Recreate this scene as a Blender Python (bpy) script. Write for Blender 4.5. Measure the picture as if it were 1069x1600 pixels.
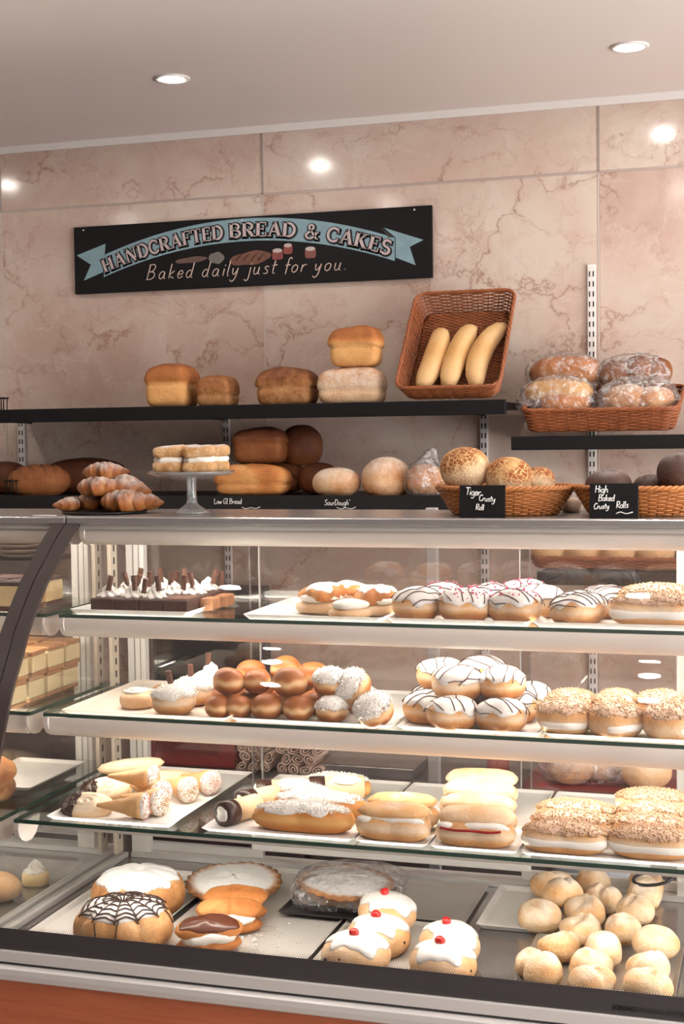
import bpy, bmesh, math, random
import numpy as np
from mathutils import Matrix, Vector

for o in list(bpy.data.objects):
    bpy.data.objects.remove(o)
SC = bpy.context.scene
COL = SC.collection
PI = math.pi

# ------------------------------------------------------------------ camera
F_PX = 2202.0
YAW, PITCH, ROLL = math.radians(17.25), math.radians(-3.09), math.radians(-0.767)
CAM = np.array([0.0, 0.0, 1.5])
_F = np.array([-math.sin(YAW) * math.cos(PITCH), math.cos(YAW) * math.cos(PITCH), math.sin(PITCH)])
_r = np.array([math.cos(YAW), math.sin(YAW), 0.0])
_u = np.cross(_r, _F)
_R = _r * math.cos(ROLL) + _u * math.sin(ROLL)
_U = -_r * math.sin(ROLL) + _u * math.cos(ROLL)
cd = bpy.data.cameras.new('camera')
cam = bpy.data.objects.new('camera', cd)
COL.objects.link(cam)
cd.sensor_fit = 'VERTICAL'
cd.sensor_height = 36.0
cd.lens = F_PX * 36.0 / 1600.0
cd.clip_start = 0.05
M = Matrix.Identity(4)
for i in range(3):
    M[i][0], M[i][1], M[i][2], M[i][3] = _R[i], _U[i], -_F[i], CAM[i]
cam.matrix_world = M
SC.camera = cam

# ------------------------------------------------------------------ world, daylight, exposure
W = bpy.data.worlds.new('world')
SC.world = W
W.use_nodes = True
_bg = W.node_tree.nodes['Background']
_bg.inputs[0].default_value = (1.0, 0.97, 0.95, 1)
_bg.inputs[1].default_value = 6.6
SC.view_settings.view_transform = 'Standard'
SC.view_settings.look = 'None'
SC.view_settings.exposure = 0.46
SC.view_settings.gamma = 1.0
SC.view_settings.use_curve_mapping = False
SC.cycles.use_denoising = True
SC.cycles.max_bounces = 6
SC.cycles.diffuse_bounces = 3
SC.cycles.glossy_bounces = 3
SC.cycles.transparent_max_bounces = 18
SC.cycles.use_adaptive_sampling = True
SC.cycles.adaptive_threshold = 0.045
SC.cycles.caustics_reflective = False
SC.cycles.caustics_refractive = False
SC.cycles.sample_clamp_indirect = 6.0
STRIP_POWER = 22.5      # radiance of the lamp tubes in the case
SPOT_POWER = 170.0       # radiance of the ceiling lamps


# ------------------------------------------------------------------ pixel helpers (frame 1069 x 1600)
def ray(px, py):
    return _R * (px - 534.5) / F_PX - _U * (py - 800) / F_PX + _F


def on_y(px, py, Y):
    d = ray(px, py)
    return CAM + d * (Y / d[1])


def on_z(px, py, z):
    d = ray(px, py)
    return CAM + d * ((z - CAM[2]) / d[2])


def x_at(px, Y, z):
    a = _R - (px - 534.5) / F_PX * _F
    return -(Y * a[1] + (z - CAM[2]) * a[2]) / a[0]


def pm(Y):
    return Y / 2202.0 * 1.02      # metres per pixel at depth Y


# ------------------------------------------------------------------ materials
MATS = {}


class NT:
    def __init__(self, name):
        self.m = bpy.data.materials.new(name)
        self.m.use_nodes = True
        self.t = self.m.node_tree
        self.b = self.t.nodes['Principled BSDF']
        self.out = self.t.nodes['Material Output']

    def n(self, typ, **kw):
        x = self.t.nodes.new(typ)
        for k, v in kw.items():
            if k.startswith('i_'):
                x.inputs[k[2:].replace('_', ' ')].default_value = v
            else:
                setattr(x, k, v)
        return x

    def l(self, a, b):
        self.t.links.new(a, b)

    def math(self, op, a, b=None, clamp=False):
        x = self.n('ShaderNodeMath', operation=op, use_clamp=clamp)
        for i, v in enumerate((a, b)):
            if v is None:
                continue
            if isinstance(v, (int, float)):
                x.inputs[i].default_value = v
            else:
                self.l(v, x.inputs[i])
        return x.outputs[0]

    def ramp(self, fac, stops, interp='LINEAR'):
        x = self.n('ShaderNodeValToRGB')
        x.color_ramp.interpolation = interp
        e = x.color_ramp.elements
        while len(e) < len(stops):
            e.new(0.5)
        for k, (p, c) in enumerate(stops):
            e[k].position = p
            e[k].color = (*c, 1) if len(c) == 3 else c
        self.l(fac, x.inputs[0])
        return x.outputs[0]

    def mix(self, fac, a, b, blend='MIX'):
        x = self.n('ShaderNodeMix', data_type='RGBA', blend_type=blend)
        for s, v in ((0, fac), (6, a), (7, b)):
            if isinstance(v, (int, float)):
                x.inputs[s].default_value = v
            elif isinstance(v, tuple):
                x.inputs[s].default_value = (*v, 1)
            else:
                self.l(v, x.inputs[s])
        return x.outputs[2]

    def bump(self, h, s=0.3, d=0.01):
        x = self.n('ShaderNodeBump')
        x.inputs['Strength'].default_value = s
        x.inputs['Distance'].default_value = d
        self.l(h, x.inputs['Height'])
        self.l(x.outputs[0], self.b.inputs['Normal'])

    def coords(self, out='Object', rnd=True):
        tc = self.n('ShaderNodeTexCoord')
        if not rnd:
            return tc.outputs[out]
        oi = self.n('ShaderNodeObjectInfo')
        v = self.n('ShaderNodeVectorMath', operation='MULTIPLY_ADD')
        self.l(oi.outputs['Random'], v.inputs[0])
        v.inputs[1].default_value = (7.3, 3.1, 5.7)
        self.l(tc.outputs[out], v.inputs[2])
        return v.outputs[0]

    def noise(self, co, scale, detail=3.0, rough=0.55, dist=0.0):
        x = self.n('ShaderNodeTexNoise')
        x.inputs['Scale'].default_value = scale
        x.inputs['Detail'].default_value = detail
        x.inputs['Roughness'].default_value = rough
        x.inputs['Distortion'].default_value = dist
        self.l(co, x.inputs['Vector'])
        return x.outputs[0]


def plain(name, col, rough=0.5, metal=0.0, var=0.0, vscale=20.0, bump=0.0, bscale=80.0, spec=0.5, coat=0.0, sss=0.0):
    if name in MATS:
        return MATS[name]
    k = NT(name)
    b = k.b
    b.inputs['Base Color'].default_value = (*col, 1)
    b.inputs['Roughness'].default_value = rough
    b.inputs['Metallic'].default_value = metal
    b.inputs['Specular IOR Level'].default_value = spec
    if coat:
        b.inputs['Coat Weight'].default_value = coat
        b.inputs['Coat Roughness'].default_value = 0.15
    if var:
        co = k.coords()
        f = k.noise(co, vscale)
        k.l(k.mix(f, tuple(max(0, c * (1 - var)) for c in col), tuple(min(1, c * (1 + var)) for c in col)), b.inputs['Base Color'])
    if bump:
        k.bump(k.noise(k.coords(), bscale, 4), bump, 0.004)
    MATS[name] = k.m
    return k.m


def bread(name, pale, gold, dark, flour=None, nz=0.35, scale=22.0, bump=0.35, rough=0.62, tiger=False, fr=(0.32, 0.62)):
    """crust: per-vertex bake value 'bk' through pale > gold > dark, flour where 'fl' says"""
    if name in MATS:
        return MATS[name]
    k = NT(name)
    co = k.coords()
    at = k.n('ShaderNodeAttribute', attribute_name='bk')
    n1 = k.noise(co, scale, 5, 0.6)
    v = k.math('ADD', at.outputs['Fac'], k.math('MULTIPLY', k.math('SUBTRACT', n1, 0.5), nz * 2.0), True)
    n2 = k.noise(co, 190.0, 3, 0.6)
    v = k.math('ADD', v, k.math('MULTIPLY', k.math('SUBTRACT', n2, 0.5), nz * 0.9), True)
    col = k.ramp(v, [(0.0, pale), (0.5, gold), (1.0, dark)])
    h = k.math('ADD', k.noise(co, scale * 3.0, 6, 0.65), k.math('MULTIPLY', n2, 0.35))
    if tiger:
        vo = k.n('ShaderNodeTexVoronoi', feature='DISTANCE_TO_EDGE')
        vo.inputs['Scale'].default_value = 105.0
        dv = k.n('ShaderNodeVectorMath', operation='MULTIPLY_ADD')
        nn = k.n('ShaderNodeTexNoise')
        nn.inputs['Scale'].default_value = 40.0
        k.l(co, nn.inputs['Vector'])
        k.l(nn.outputs['Color'], dv.inputs[0])
        dv.inputs[1].default_value = (0.022, 0.022, 0.022)
        k.l(co, dv.inputs[2])
        k.l(dv.outputs[0], vo.inputs['Vector'])
        msk = k.ramp(vo.outputs['Distance'], [(0.03, (0, 0, 0)), (0.10, (1, 1, 1))])
        msk2 = k.math('MULTIPLY', msk, k.ramp(k.noise(co, 34, 3), [(0.34, (0.15, 0.15, 0.15)), (0.50, (1, 1, 1))]))
        msk2 = k.math('MULTIPLY', msk2, at.outputs['Fac'])
        col = k.mix(msk2, k.ramp(k.math('MULTIPLY', v, 0.45), [(0.0, pale), (0.5, gold), (1.0, dark)]), dark)
        h = k.math('ADD', h, k.math('MULTIPLY', msk, 0.8))
    if flour:
        fl = k.n('ShaderNodeAttribute', attribute_name='fl')
        fm = k.math('MULTIPLY', fl.outputs['Fac'], k.ramp(k.noise(co, 34, 4, 0.7), [(fr[0], (0, 0, 0)), (fr[1], (1, 1, 1))]), True)
        col = k.mix(fm, col, flour)
    k.l(col, k.b.inputs['Base Color'])
    k.b.inputs['Roughness'].default_value = rough
    k.b.inputs['Specular IOR Level'].default_value = 0.35
    k.bump(h, bump, 0.0065)
    MATS[name] = k.m
    return k.m


def glassy(name, tint=(0.97, 0.985, 0.975), f0=0.045, rough=0.0, haze=0.0, hazecol=(0.9, 0.9, 0.9), crinkle=0.0, power=5.0):
    """thin sheet: clear transmission and mirror reflection by angle of incidence"""
    if name in MATS:
        return MATS[name]
    k = NT(name)
    k.t.nodes.remove(k.b)
    lw = k.n('ShaderNodeLayerWeight')
    lw.inputs['Blend'].default_value = 0.5
    fac = k.math('ADD', k.math('MULTIPLY', k.math('POWER', lw.outputs['Facing'], power), 1 - f0), f0, True)
    tr = k.n('ShaderNodeBsdfTransparent')
    tr.inputs[0].default_value = (*tint, 1)
    gl = k.n('ShaderNodeBsdfGlossy')
    gl.inputs['Roughness'].default_value = rough
    base = tr.outputs[0]
    nrm = None
    if crinkle:
        co = k.coords()
        vo = k.n('ShaderNodeTexVoronoi', feature='F1')
        vo.inputs['Scale'].default_value = 38.0
        k.l(co, vo.inputs['Vector'])
        bp = k.n('ShaderNodeBump')
        bp.inputs['Strength'].default_value = crinkle
        bp.inputs['Distance'].default_value = 0.01
        k.l(k.math('ADD', vo.outputs['Distance'], k.noise(co, 30, 4)), bp.inputs['Height'])
        nrm = bp.outputs[0]
        k.l(nrm, gl.inputs['Normal'])
        k.l(nrm, lw.inputs['Normal'])
    if haze:
        df = k.n('ShaderNodeBsdfDiffuse')
        df.inputs[0].default_value = (*hazecol, 1)
        if nrm:
            k.l(nrm, df.inputs['Normal'])
        mx = k.n('ShaderNodeMixShader')
        mx.inputs[0].default_value = haze
        if crinkle:
            cr = k.ramp(k.noise(k.coords(), 34, 5, 0.7, 1.2), [(0.50, (haze, haze, haze)), (0.60, (0.42, 0.42, 0.42)), (0.66, (0.10, 0.10, 0.10))])  # milky film creases, with whitish glints put into the colour as streaks
            k.l(cr, mx.inputs[0])
        k.l(base, mx.inputs[1])
        k.l(df.outputs[0], mx.inputs[2])
        base = mx.outputs[0]
    ms = k.n('ShaderNodeMixShader')
    k.l(fac, ms.inputs[0])
    k.l(base, ms.inputs[1])
    k.l(gl.outputs[0], ms.inputs[2])
    k.l(ms.outputs[0], k.out.inputs[0])
    MATS[name] = k.m
    return k.m


def emit(name, col, s):
    if name in MATS:
        return MATS[name]
    k = NT(name)
    k.b.inputs['Base Color'].default_value = (*col, 1)
    k.b.inputs['Emission Color'].default_value = (*col, 1)
    k.b.inputs['Emission Strength'].default_value = s
    MATS[name] = k.m
    return k.m


def marble():
    k = NT('pink_marble_laminate')
    co = k.coords('Object', False)
    oi = k.n('ShaderNodeObjectInfo')
    ad = k.n('ShaderNodeVectorMath', operation='MULTIPLY_ADD')
    k.l(oi.outputs['Random'], ad.inputs[0])
    ad.inputs[1].default_value = (9.0, 4.0, 6.0)
    k.l(co, ad.inputs[2])
    co = ad.outputs[0]
    big = k.noise(co, 2.2, 4, 0.6, 0.8)
    base = k.ramp(big, [(0.3, (0.50, 0.355, 0.295)), (0.5, (0.60, 0.465, 0.395)), (0.68, (0.64, 0.545, 0.465))])
    cl = k.noise(co, 5.5, 6, 0.65, 1.6)
    base = k.mix(k.math('MULTIPLY', k.ramp(cl, [(0.48, (0, 0, 0)), (0.74, (1, 1, 1))]), 0.6), base, (0.53, 0.355, 0.29))
    wv = k.n('ShaderNodeTexNoise')
    wv.inputs['Scale'].default_value = 3.4
    wv.inputs['Detail'].default_value = 7
    wv.inputs['Roughness'].default_value = 0.62
    k.l(co, wv.inputs['Vector'])
    wp = k.n('ShaderNodeVectorMath', operation='MULTIPLY_ADD')
    k.l(wv.outputs['Color'], wp.inputs[0])
    wp.inputs[1].default_value = (0.5, 0.5, 0.5)
    k.l(co, wp.inputs[2])
    mp = k.n('ShaderNodeMapping')
    mp.inputs['Rotation'].default_value = (0, 0.7, 0)
    mp.inputs['Scale'].default_value = (1.0, 1.0, 1.6)
    k.l(wp.outputs[0], mp.inputs[0])
    for sc, w, a, colr, lo in ((3.6, 0.022, 0.85, (0.33, 0.175, 0.125), .44), (7.5, 0.026, 0.50, (0.38, 0.215, 0.16), .47), (5.1, 0.030, 0.32, (0.74, 0.65, 0.57), .40)):
        vo = k.n('ShaderNodeTexVoronoi', feature='DISTANCE_TO_EDGE')
        vo.inputs['Scale'].default_value = sc
        k.l(mp.outputs[0], vo.inputs['Vector'])
        ln = k.ramp(vo.outputs['Distance'], [(0.0, (1, 1, 1)), (w, (0.22, 0.22, 0.22)), (w * 3.5, (0, 0, 0))])
        msk = k.ramp(k.noise(co, 3.0 + sc * .6, 4), [(lo, (0, 0, 0)), (lo + .16, (1, 1, 1))])
        base = k.mix(k.math('MULTIPLY', k.math('MULTIPLY', ln, msk), a), base, colr)
    k.l(base, k.b.inputs['Base Color'])
    k.b.inputs['Roughness'].default_value = 0.14
    k.b.inputs['Specular IOR Level'].default_value = 0.45
    MATS['marble'] = k.m
    return k.m


def wood(name, a, b, scale=6.0, stretch=(1, 8, 14), rough=0.35):
    k = NT(name)
    mp = k.n('ShaderNodeMapping')
    mp.inputs['Scale'].default_value = stretch
    k.l(k.coords('Object', False), mp.inputs[0])
    n = k.noise(mp.outputs[0], scale, 5, 0.6, 0.6)
    k.l(k.ramp(n, [(0.3, a), (0.7, b)]), k.b.inputs['Base Color'])
    k.b.inputs['Roughness'].default_value = rough
    MATS[name] = k.m
    return k.m


marble()
WHITE_PAINT = plain('ceiling_paint', (0.84, 0.77, 0.74), 0.45)
TRIM_WHITE = plain('white_trim', (0.78, 0.73, 0.70), 0.35)
JOINT = plain('panel_joint', (0.46, 0.37, 0.33), 0.4)
BLACK = plain('black_board', (0.008, 0.007, 0.008), 0.6, spec=0.2)
SHELF_BLACK = plain('black_shelf_metal', (0.009, 0.008, 0.009), 0.5, spec=0.2)
STEEL = plain('brushed_steel', (0.62, 0.60, 0.58), 0.28, 0.9, 0.06, 8.0)
GREY_METAL = plain('grey_metal', (0.45, 0.44, 0.44), 0.35, 0.6)
ALU = plain('satin_aluminium', (0.72, 0.70, 0.68), 0.35, 0.35)
ENAMEL = plain('white_enamel', (0.80, 0.77, 0.73), 0.3)
CASE_PLASTIC = plain('white_plastic', (0.74, 0.675, 0.62), 0.35)
DARK_FRAME = plain('dark_brown_frame', (0.050, 0.036, 0.035), 0.38)
DARK_STRIP = plain('dark_glass_print', (0.062, 0.055, 0.058), 0.3)
GLASS = glassy('clear_glass', (0.985, 0.98, 0.975), 0.035)
SHELFGLASS = glassy('shelf_glass', (0.90, 0.93, 0.91), 0.04)
GLASS_EDGE = plain('green_glass_edge', (0.018, 0.060, 0.045), 0.12, spec=0.8)
REARGLASS = glassy('rear_glass', (0.88, 0.86, 0.85), 0.07)
BAG = glassy('plastic_film', (0.99, 0.985, 0.985), 0.06, 0.12, 0.05, (0.96, 0.94, 0.94), 1.0, 6.0)
CLEARSTAND = glassy('pressed_glass', (0.90, 0.92, 0.92), 0.08, 0.03, 0.16, (0.9, 0.9, 0.9), 0.0, 2.2)
ORANGE_WOOD = wood('orange_wood', (0.42, 0.105, 0.045), (0.52, 0.150, 0.065))
PAPER = plain('white_tray_card', (0.83, 0.80, 0.77), 0.55)
KRAFT = plain('cream_tray_paper', (0.80, 0.70, 0.60), 0.6)
STEELTRAY = plain('steel_tray', (0.60, 0.57, 0.54), 0.33, 0.75, 0.08, 14)
BLACKTRAY = plain('black_plastic_tray', (0.02, 0.02, 0.022), 0.3)
CHALK = plain('chalk', (0.80, 0.78, 0.76), 0.8)
WICKER = plain('wicker', (0.29, 0.088, 0.030), 0.45, var=0.45, vscale=35)
WICKER_D = plain('dark_wicker', (0.20, 0.062, 0.026), 0.45, var=0.5, vscale=35)
WICKER_L = plain('honey_wicker', (0.47, 0.17, 0.045), 0.42, var=0.35, vscale=35)
CREAM = plain('whipped_cream', (0.90, 0.86, 0.79), 0.45, var=0.03, bump=0.2, bscale=60)
ICING = plain('white_icing', (0.86, 0.82, 0.78), 0.3, var=.05, vscale=45, bump=0.14, bscale=70)
CHOC = plain('dark_chocolate', (0.045, 0.018, 0.012), 0.32, var=0.3, vscale=30)
CHOCMILK = plain('milk_chocolate', (0.11, 0.045, 0.028), 0.42, var=0.35, vscale=60, bump=0.4, bscale=160)
BROWNIE = plain('brownie', (0.060, 0.022, 0.014), 0.7, var=0.5, vscale=70, bump=0.6, bscale=120)
COCONUT = plain('coconut_flake', (0.90, 0.87, 0.82), 0.55)
NUT = plain('nib_nut', (0.66, 0.42, 0.25), 0.55, var=0.35, vscale=300)
PINK = plain('pink_sprinkle', (0.75, 0.08, 0.20), 0.4)
CHERRY = plain('glace_cherry', (0.62, 0.012, 0.010), 0.12, coat=0.6)
RAISIN = plain('raisin', (0.02, 0.010, 0.010), 0.4)
SUGAR = plain('icing_sugar', (0.88, 0.86, 0.85), 0.8, bump=0.2, bscale=150)
WAFFLE = plain('waffle', (0.72, 0.42, 0.19), 0.55, var=0.2, vscale=50, bump=0.4, bscale=90)
RED_PLASTIC = plain('red_plastic', (0.22, 0.016, 0.018), 0.35)
DARKGREY = plain('dark_grey_metal', (0.05, 0.045, 0.05), 0.4)
SPONGE = plain('pale_sponge', (0.80, 0.60, 0.32), 0.75, var=0.12, vscale=60, bump=0.4, bscale=140)
CUSTARD = plain('custard', (0.82, 0.68, 0.40), 0.35, var=0.06, vscale=30)
PASTRY = plain('baked_pastry', (0.42, 0.20, 0.075), 0.6, var=0.3, vscale=60, bump=0.3)

B_GOLD = bread('golden_crust', (0.74, 0.40, 0.15), (0.52, 0.19, 0.05), (0.20, 0.052, 0.014), nz=.3, bump=.5)
B_BROWN = bread('brown_crust', (0.40, 0.17, 0.06), (0.235, 0.075, 0.021), (0.075, 0.020, 0.009), nz=.3, bump=.5)
B_SEED = bread('seeded_crust', (0.55, 0.30, 0.13), (0.32, 0.125, 0.04), (0.13, 0.038, 0.014), nz=0.6, scale=45)
B_FLOUR = bread('floury_crust', (0.76, 0.52, 0.32), (0.52, 0.22, 0.08), (0.22, 0.065, 0.022), (0.78, 0.68, 0.58), nz=.4, bump=.55)
B_ROLL = bread('pale_roll_crust', (0.86, 0.66, 0.43), (0.74, 0.41, 0.17), (0.44, 0.16, 0.05), (0.90, 0.80, 0.67), nz=.38, scale=30, bump=.5)
B_DOUGH = bread('fried_dough', (0.84, 0.56, 0.30), (0.52, 0.205, 0.06), (0.27, 0.072, 0.02), nz=0.2, scale=16, bump=0.1, rough=0.45)
B_SOFT = bread('soft_bun', (0.85, 0.66, 0.46), (0.69, 0.37, 0.15), (0.42, 0.145, 0.04), nz=0.32, scale=24, bump=0.3, rough=0.5)
B_PALE = bread('pale_baton', (0.80, 0.54, 0.27), (0.66, 0.36, 0.13), (0.42, 0.17, 0.05), nz=0.22, scale=20, bump=0.25, rough=0.5)
B_TIGER = bread('tiger_crust', (0.88, 0.72, 0.48), (0.74, 0.44, 0.17), (0.30, 0.080, 0.018), tiger=True, bump=0.5)
B_DARK = bread('dark_rye_crust', (0.16, 0.085, 0.06), (0.085, 0.042, 0.032), (0.035, 0.018, 0.015), (0.40, 0.34, 0.32), bump=0.3)
B_CROI = bread('croissant_crust', (0.66, 0.34, 0.12), (0.44, 0.145, 0.036), (0.15, 0.036, 0.012), (0.86, 0.80, 0.74), nz=0.3, scale=30, rough=0.4)
B_PIE = bread('pie_crust', (0.78, 0.52, 0.28), (0.56, 0.26, 0.09), (0.16, 0.05, 0.022), (0.88, 0.86, 0.85), nz=0.45, scale=30, fr=(0.18, 0.46))
B_VIEN = bread('butter_biscuit', (0.88, 0.75, 0.58), (0.76, 0.48, 0.23), (0.50, 0.22, 0.06), nz=0.12, scale=18, bump=0.15)

# ------------------------------------------------------------------ mesh tools
MESH = {}
_rng = np.random.default_rng(7)


def mesh(name, V, faces, smooth=True, attrs=None):
    me = bpy.data.meshes.new(name)
    me.from_pydata(np.asarray(V, float).tolist(), [], [list(map(int, f)) for f in faces])
    if smooth:
        me.polygons.foreach_set('use_smooth', [True] * len(me.polygons))
    for k, v in (attrs or {}).items():
        a = me.attributes.new(k, 'FLOAT', 'POINT')
        a.data.foreach_set('value', np.asarray(v, np.float32))
    me.update()
    return me


def once(key, fn):
    if key not in MESH:
        MESH[key] = fn()
    return MESH[key]


class Acc:
    """collects simple closed shapes for ONE part"""

    def __init__(self):
        self.V, self.F, self.n = [], [], 0

    def add(self, V, F):
        V = np.asarray(V, float).reshape(-1, 3)
        self.V.append(V)
        self.F += [[i + self.n for i in f] for f in F]
        self.n += len(V)
        return self

    def box(self, x0, x1, y0, y1, z0, z1, ch=0.0):
        if ch <= 0:
            V = [(x, y, z) for x in (x0, x1) for y in (y0, y1) for z in (z0, z1)]
            return self.add(V, [(0, 1, 3, 2), (4, 6, 7, 5), (0, 4, 5, 1), (2, 3, 7, 6), (0, 2, 6, 4), (1, 5, 7, 3)])
        bm = bmesh.new()
        bmesh.ops.create_cube(bm, size=1.0)
        for v in bm.verts:
            v.co = Vector(((x0 + x1) / 2 + v.co.x * (x1 - x0), (y0 + y1) / 2 + v.co.y * (y1 - y0), (z0 + z1) / 2 + v.co.z * (z1 - z0)))
        bmesh.ops.bevel(bm, geom=bm.edges[:], offset=ch, segments=2, affect='EDGES', profile=0.5)
        bm.verts.index_update()
        V = [tuple(v.co) for v in bm.verts]
        Fc = [[v.index for v in f.verts] for f in bm.faces]
        bm.free()
        return self.add(V, Fc)

    def loft(self, rings, closed_ring=True, caps=True, closed_path=False):
        rings = [np.asarray(r, float) for r in rings]
        n, m = len(rings[0]), len(rings)
        Fc = []
        for i in range(m if closed_path else m - 1):
            a, b = i * n, ((i + 1) % m) * n
            for j in range(n if closed_ring else n - 1):
                k = (j + 1) % n
                Fc.append((a + j, a + k, b + k, b + j))
        if caps and not closed_path:
            Fc.append(tuple(range(n - 1, -1, -1)))
            Fc.append(tuple((m - 1) * n + j for j in range(n)))
        return self.add(np.concatenate(rings), Fc)

    def tube(self, path, r, sides=6, closed=False, caps=True, squash=None):
        P = np.asarray(path, float)
        m = len(P)
        rr = np.full(m, r, float) if np.isscalar(r) else np.asarray(r, float)
        if closed:
            T = np.roll(P, -1, 0) - np.roll(P, 1, 0)
        else:
            T = np.gradient(P, axis=0)
        T /= np.linalg.norm(T, axis=1, keepdims=True) + 1e-12
        up = np.array([0, 0, 1.0]) if abs(T[:, 2]).mean() < 0.8 else np.array([0, 1.0, 0])
        A = np.cross(T, up)
        A /= np.linalg.norm(A, axis=1, keepdims=True) + 1e-12
        B = np.cross(A, T)
        t = np.arange(sides) * 2 * PI / sides
        ca, sa = np.cos(t), np.sin(t)
        if squash:
            ca, sa = ca * squash[0], sa * squash[1]
        rings = P[:, None, :] + rr[:, None, None] * (ca[None, :, None] * A[:, None, :] + sa[None, :, None] * B[:, None, :])
        return self.loft(list(rings), True, caps, closed)

    def lathe(self, prof, n=32, cap=True):
        t = np.arange(n) * 2 * PI / n
        rings = [np.c_[r * np.cos(t), r * np.sin(t), np.full(n, z)] for r, z in prof]
        return self.loft(rings, True, cap)

    def prism(self, poly, z0, z1, axis='z'):
        """poly: 2-D outline; extruded along an axis"""
        poly = np.asarray(poly, float)
        if axis == 'z':
            a, b = np.c_[poly, np.full(len(poly), z0)], np.c_[poly, np.full(len(poly), z1)]
        elif axis == 'x':
            a, b = np.c_[np.full(len(poly), z0), poly], np.c_[np.full(len(poly), z1), poly]
        else:
            a = np.c_[poly[:, 0], np.full(len(poly), z0), poly[:, 1]]
            b = np.c_[poly[:, 0], np.full(len(poly), z1), poly[:, 1]]
        return self.loft([a, b])

    def build(self, name, smooth=False, attrs=None):
        return mesh(name, np.concatenate(self.V), self.F, smooth, attrs)


def recalc(me):
    bm = bmesh.new()
    bm.from_mesh(me)
    bmesh.ops.recalc_face_normals(bm, faces=bm.faces[:])
    bm.to_mesh(me)
    bm.free()
    return me


def _set(o, label=None, cat=None, group=None, kind=None):
    if label:
        o['label'] = label
    if cat:
        o['category'] = cat
    if group:
        o['group'] = group
    if kind:
        o['kind'] = kind
    return o


def thing(name, label, cat, loc, rot=(0, 0, 0), group=None, scale=1.0):
    o = bpy.data.objects.new(name, None)
    COL.objects.link(o)
    o.empty_display_size = 0.02
    o.location = loc
    o.rotation_euler = rot
    o.scale = (scale,) * 3
    return _set(o, label, cat, group)


def part(name, me, mat, parent, loc=(0, 0, 0), rot=(0, 0, 0), kind=None, label=None):
    if me.materials:
        if me.materials[0] != mat:
            me = me.copy()
            me.materials[0] = mat
    else:
        me.materials.append(mat)
    o = bpy.data.objects.new(name, me)
    COL.objects.link(o)
    o.parent = parent
    o.location = loc
    o.rotation_euler = rot
    return _set(o, label, None, None, kind)


def solo(name, me, mat, label, cat, loc=(0, 0, 0), rot=(0, 0, 0), group=None, scale=1.0):
    o = part(name, me, mat, None, loc, rot)
    o.scale = (scale,) * 3 if np.isscalar(scale) else scale
    return _set(o, label, cat, group)


def struct(name, me, mat, parent=None, loc=(0, 0, 0), rot=(0, 0, 0), label=None):
    o = part(name, me, mat, parent, loc, rot)
    return _set(o, label, None, None, None if parent else 'structure')


_ICO = {}


def ico(s):
    if s not in _ICO:
        bm = bmesh.new()
        bmesh.ops.create_icosphere(bm, subdivisions=s, radius=1.0)
        bm.verts.index_update()
        D = np.array([v.co[:] for v in bm.verts])
        D /= np.linalg.norm(D, axis=1, keepdims=True)
        _ICO[s] = (D, [[v.index for v in f.verts] for f in bm.faces])
        bm.free()
    return _ICO[s]


def waves(P, seed, freq, n=7):
    g = np.random.default_rng(seed)
    K = g.normal(size=(n, 3)) * freq
    ph = g.uniform(0, 2 * PI, n)
    return np.cos(P @ K.T + ph).sum(1) / n * 1.5


def sstep(a, b, x):
    t = np.clip((x - a) / (b - a), 0, 1)
    return t * t * (3 - 2 * t)


def blob(rx, ry, rz, e=2.2, ez=2.2, zb=None, lump=0.04, seed=0, freq=1.6, mod=None, fine=0.010):
    zb = rz if zb is None else zb

    def f(D):
        D = np.asarray(D, float)
        r = ((np.abs(D[:, 0] / rx) ** e + np.abs(D[:, 1] / ry) ** e) ** (ez / e) + np.abs(D[:, 2] / rz) ** ez) ** (-1 / ez)
        P = D * (r * (1 + lump * waves(D, seed, freq) + (fine * waves(D, seed + 9, 7.0) if fine else 0)))[:, None]
        if mod:
            P = mod(P, D)
        lo = P[:, 2] < -zb
        P[lo, 2] = -zb + (P[lo, 2] + zb) * 0.06
        P[:, 2] += zb
        return P
    f.r = (rx, ry, rz)
    f.zb = zb
    return f


def body(name, f, bk, fl=None, s=4):
    D, Fc = ico(s)
    P = f(D)
    at = {'bk': np.clip(bk(P, D), 0, 1)}
    if fl is not None:
        at['fl'] = np.clip(fl(P, D), 0, 1)
    return mesh(name, P, Fc, True, at)


def cap_dirs(f, th, ph):
    rx, ry, rz = f.r
    d = np.c_[np.sin(th) * np.cos(ph) * rx, np.sin(th) * np.sin(ph) * ry, np.cos(th) * rz]
    return d / np.linalg.norm(d, axis=1, keepdims=True)


def icing(name, f, t0=1.15, wav=0.12, thick=0.003, seed=0, n=44, m=11, tilt=0.0, drip=5):
    g = np.random.default_rng(seed)
    ph = np.arange(n) * 2 * PI / n
    tm = t0 + wav * (np.cos(ph * 2 + g.uniform(0, 6)) * 0.5 + np.cos(ph * drip + g.uniform(0, 6)) * 0.6 + np.cos(ph * (drip + 4) + g.uniform(0, 6)) * 0.35) + tilt * np.cos(ph + PI / 2)
    V = [f(np.array([[0, 0, 1.0]]))[0] + [0, 0, thick]]
    for i in range(1, m + 2):
        u = min(i / m, 1.0)
        d = cap_dirs(f, tm * u, ph)
        p = f(d)
        off = thick * (1 - u ** 8) if i <= m else -thick * 0.6
        V += list(p + d * off)
    Fc = [(0, 1 + j, 1 + (j + 1) % n) for j in range(n)]
    for i in range(m):
        a, b = 1 + i * n, 1 + (i + 1) * n
        Fc += [(a + j, b + j, b + (j + 1) % n, a + (j + 1) % n) for j in range(n)]
    return mesh(name, V, Fc, True)


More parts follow.
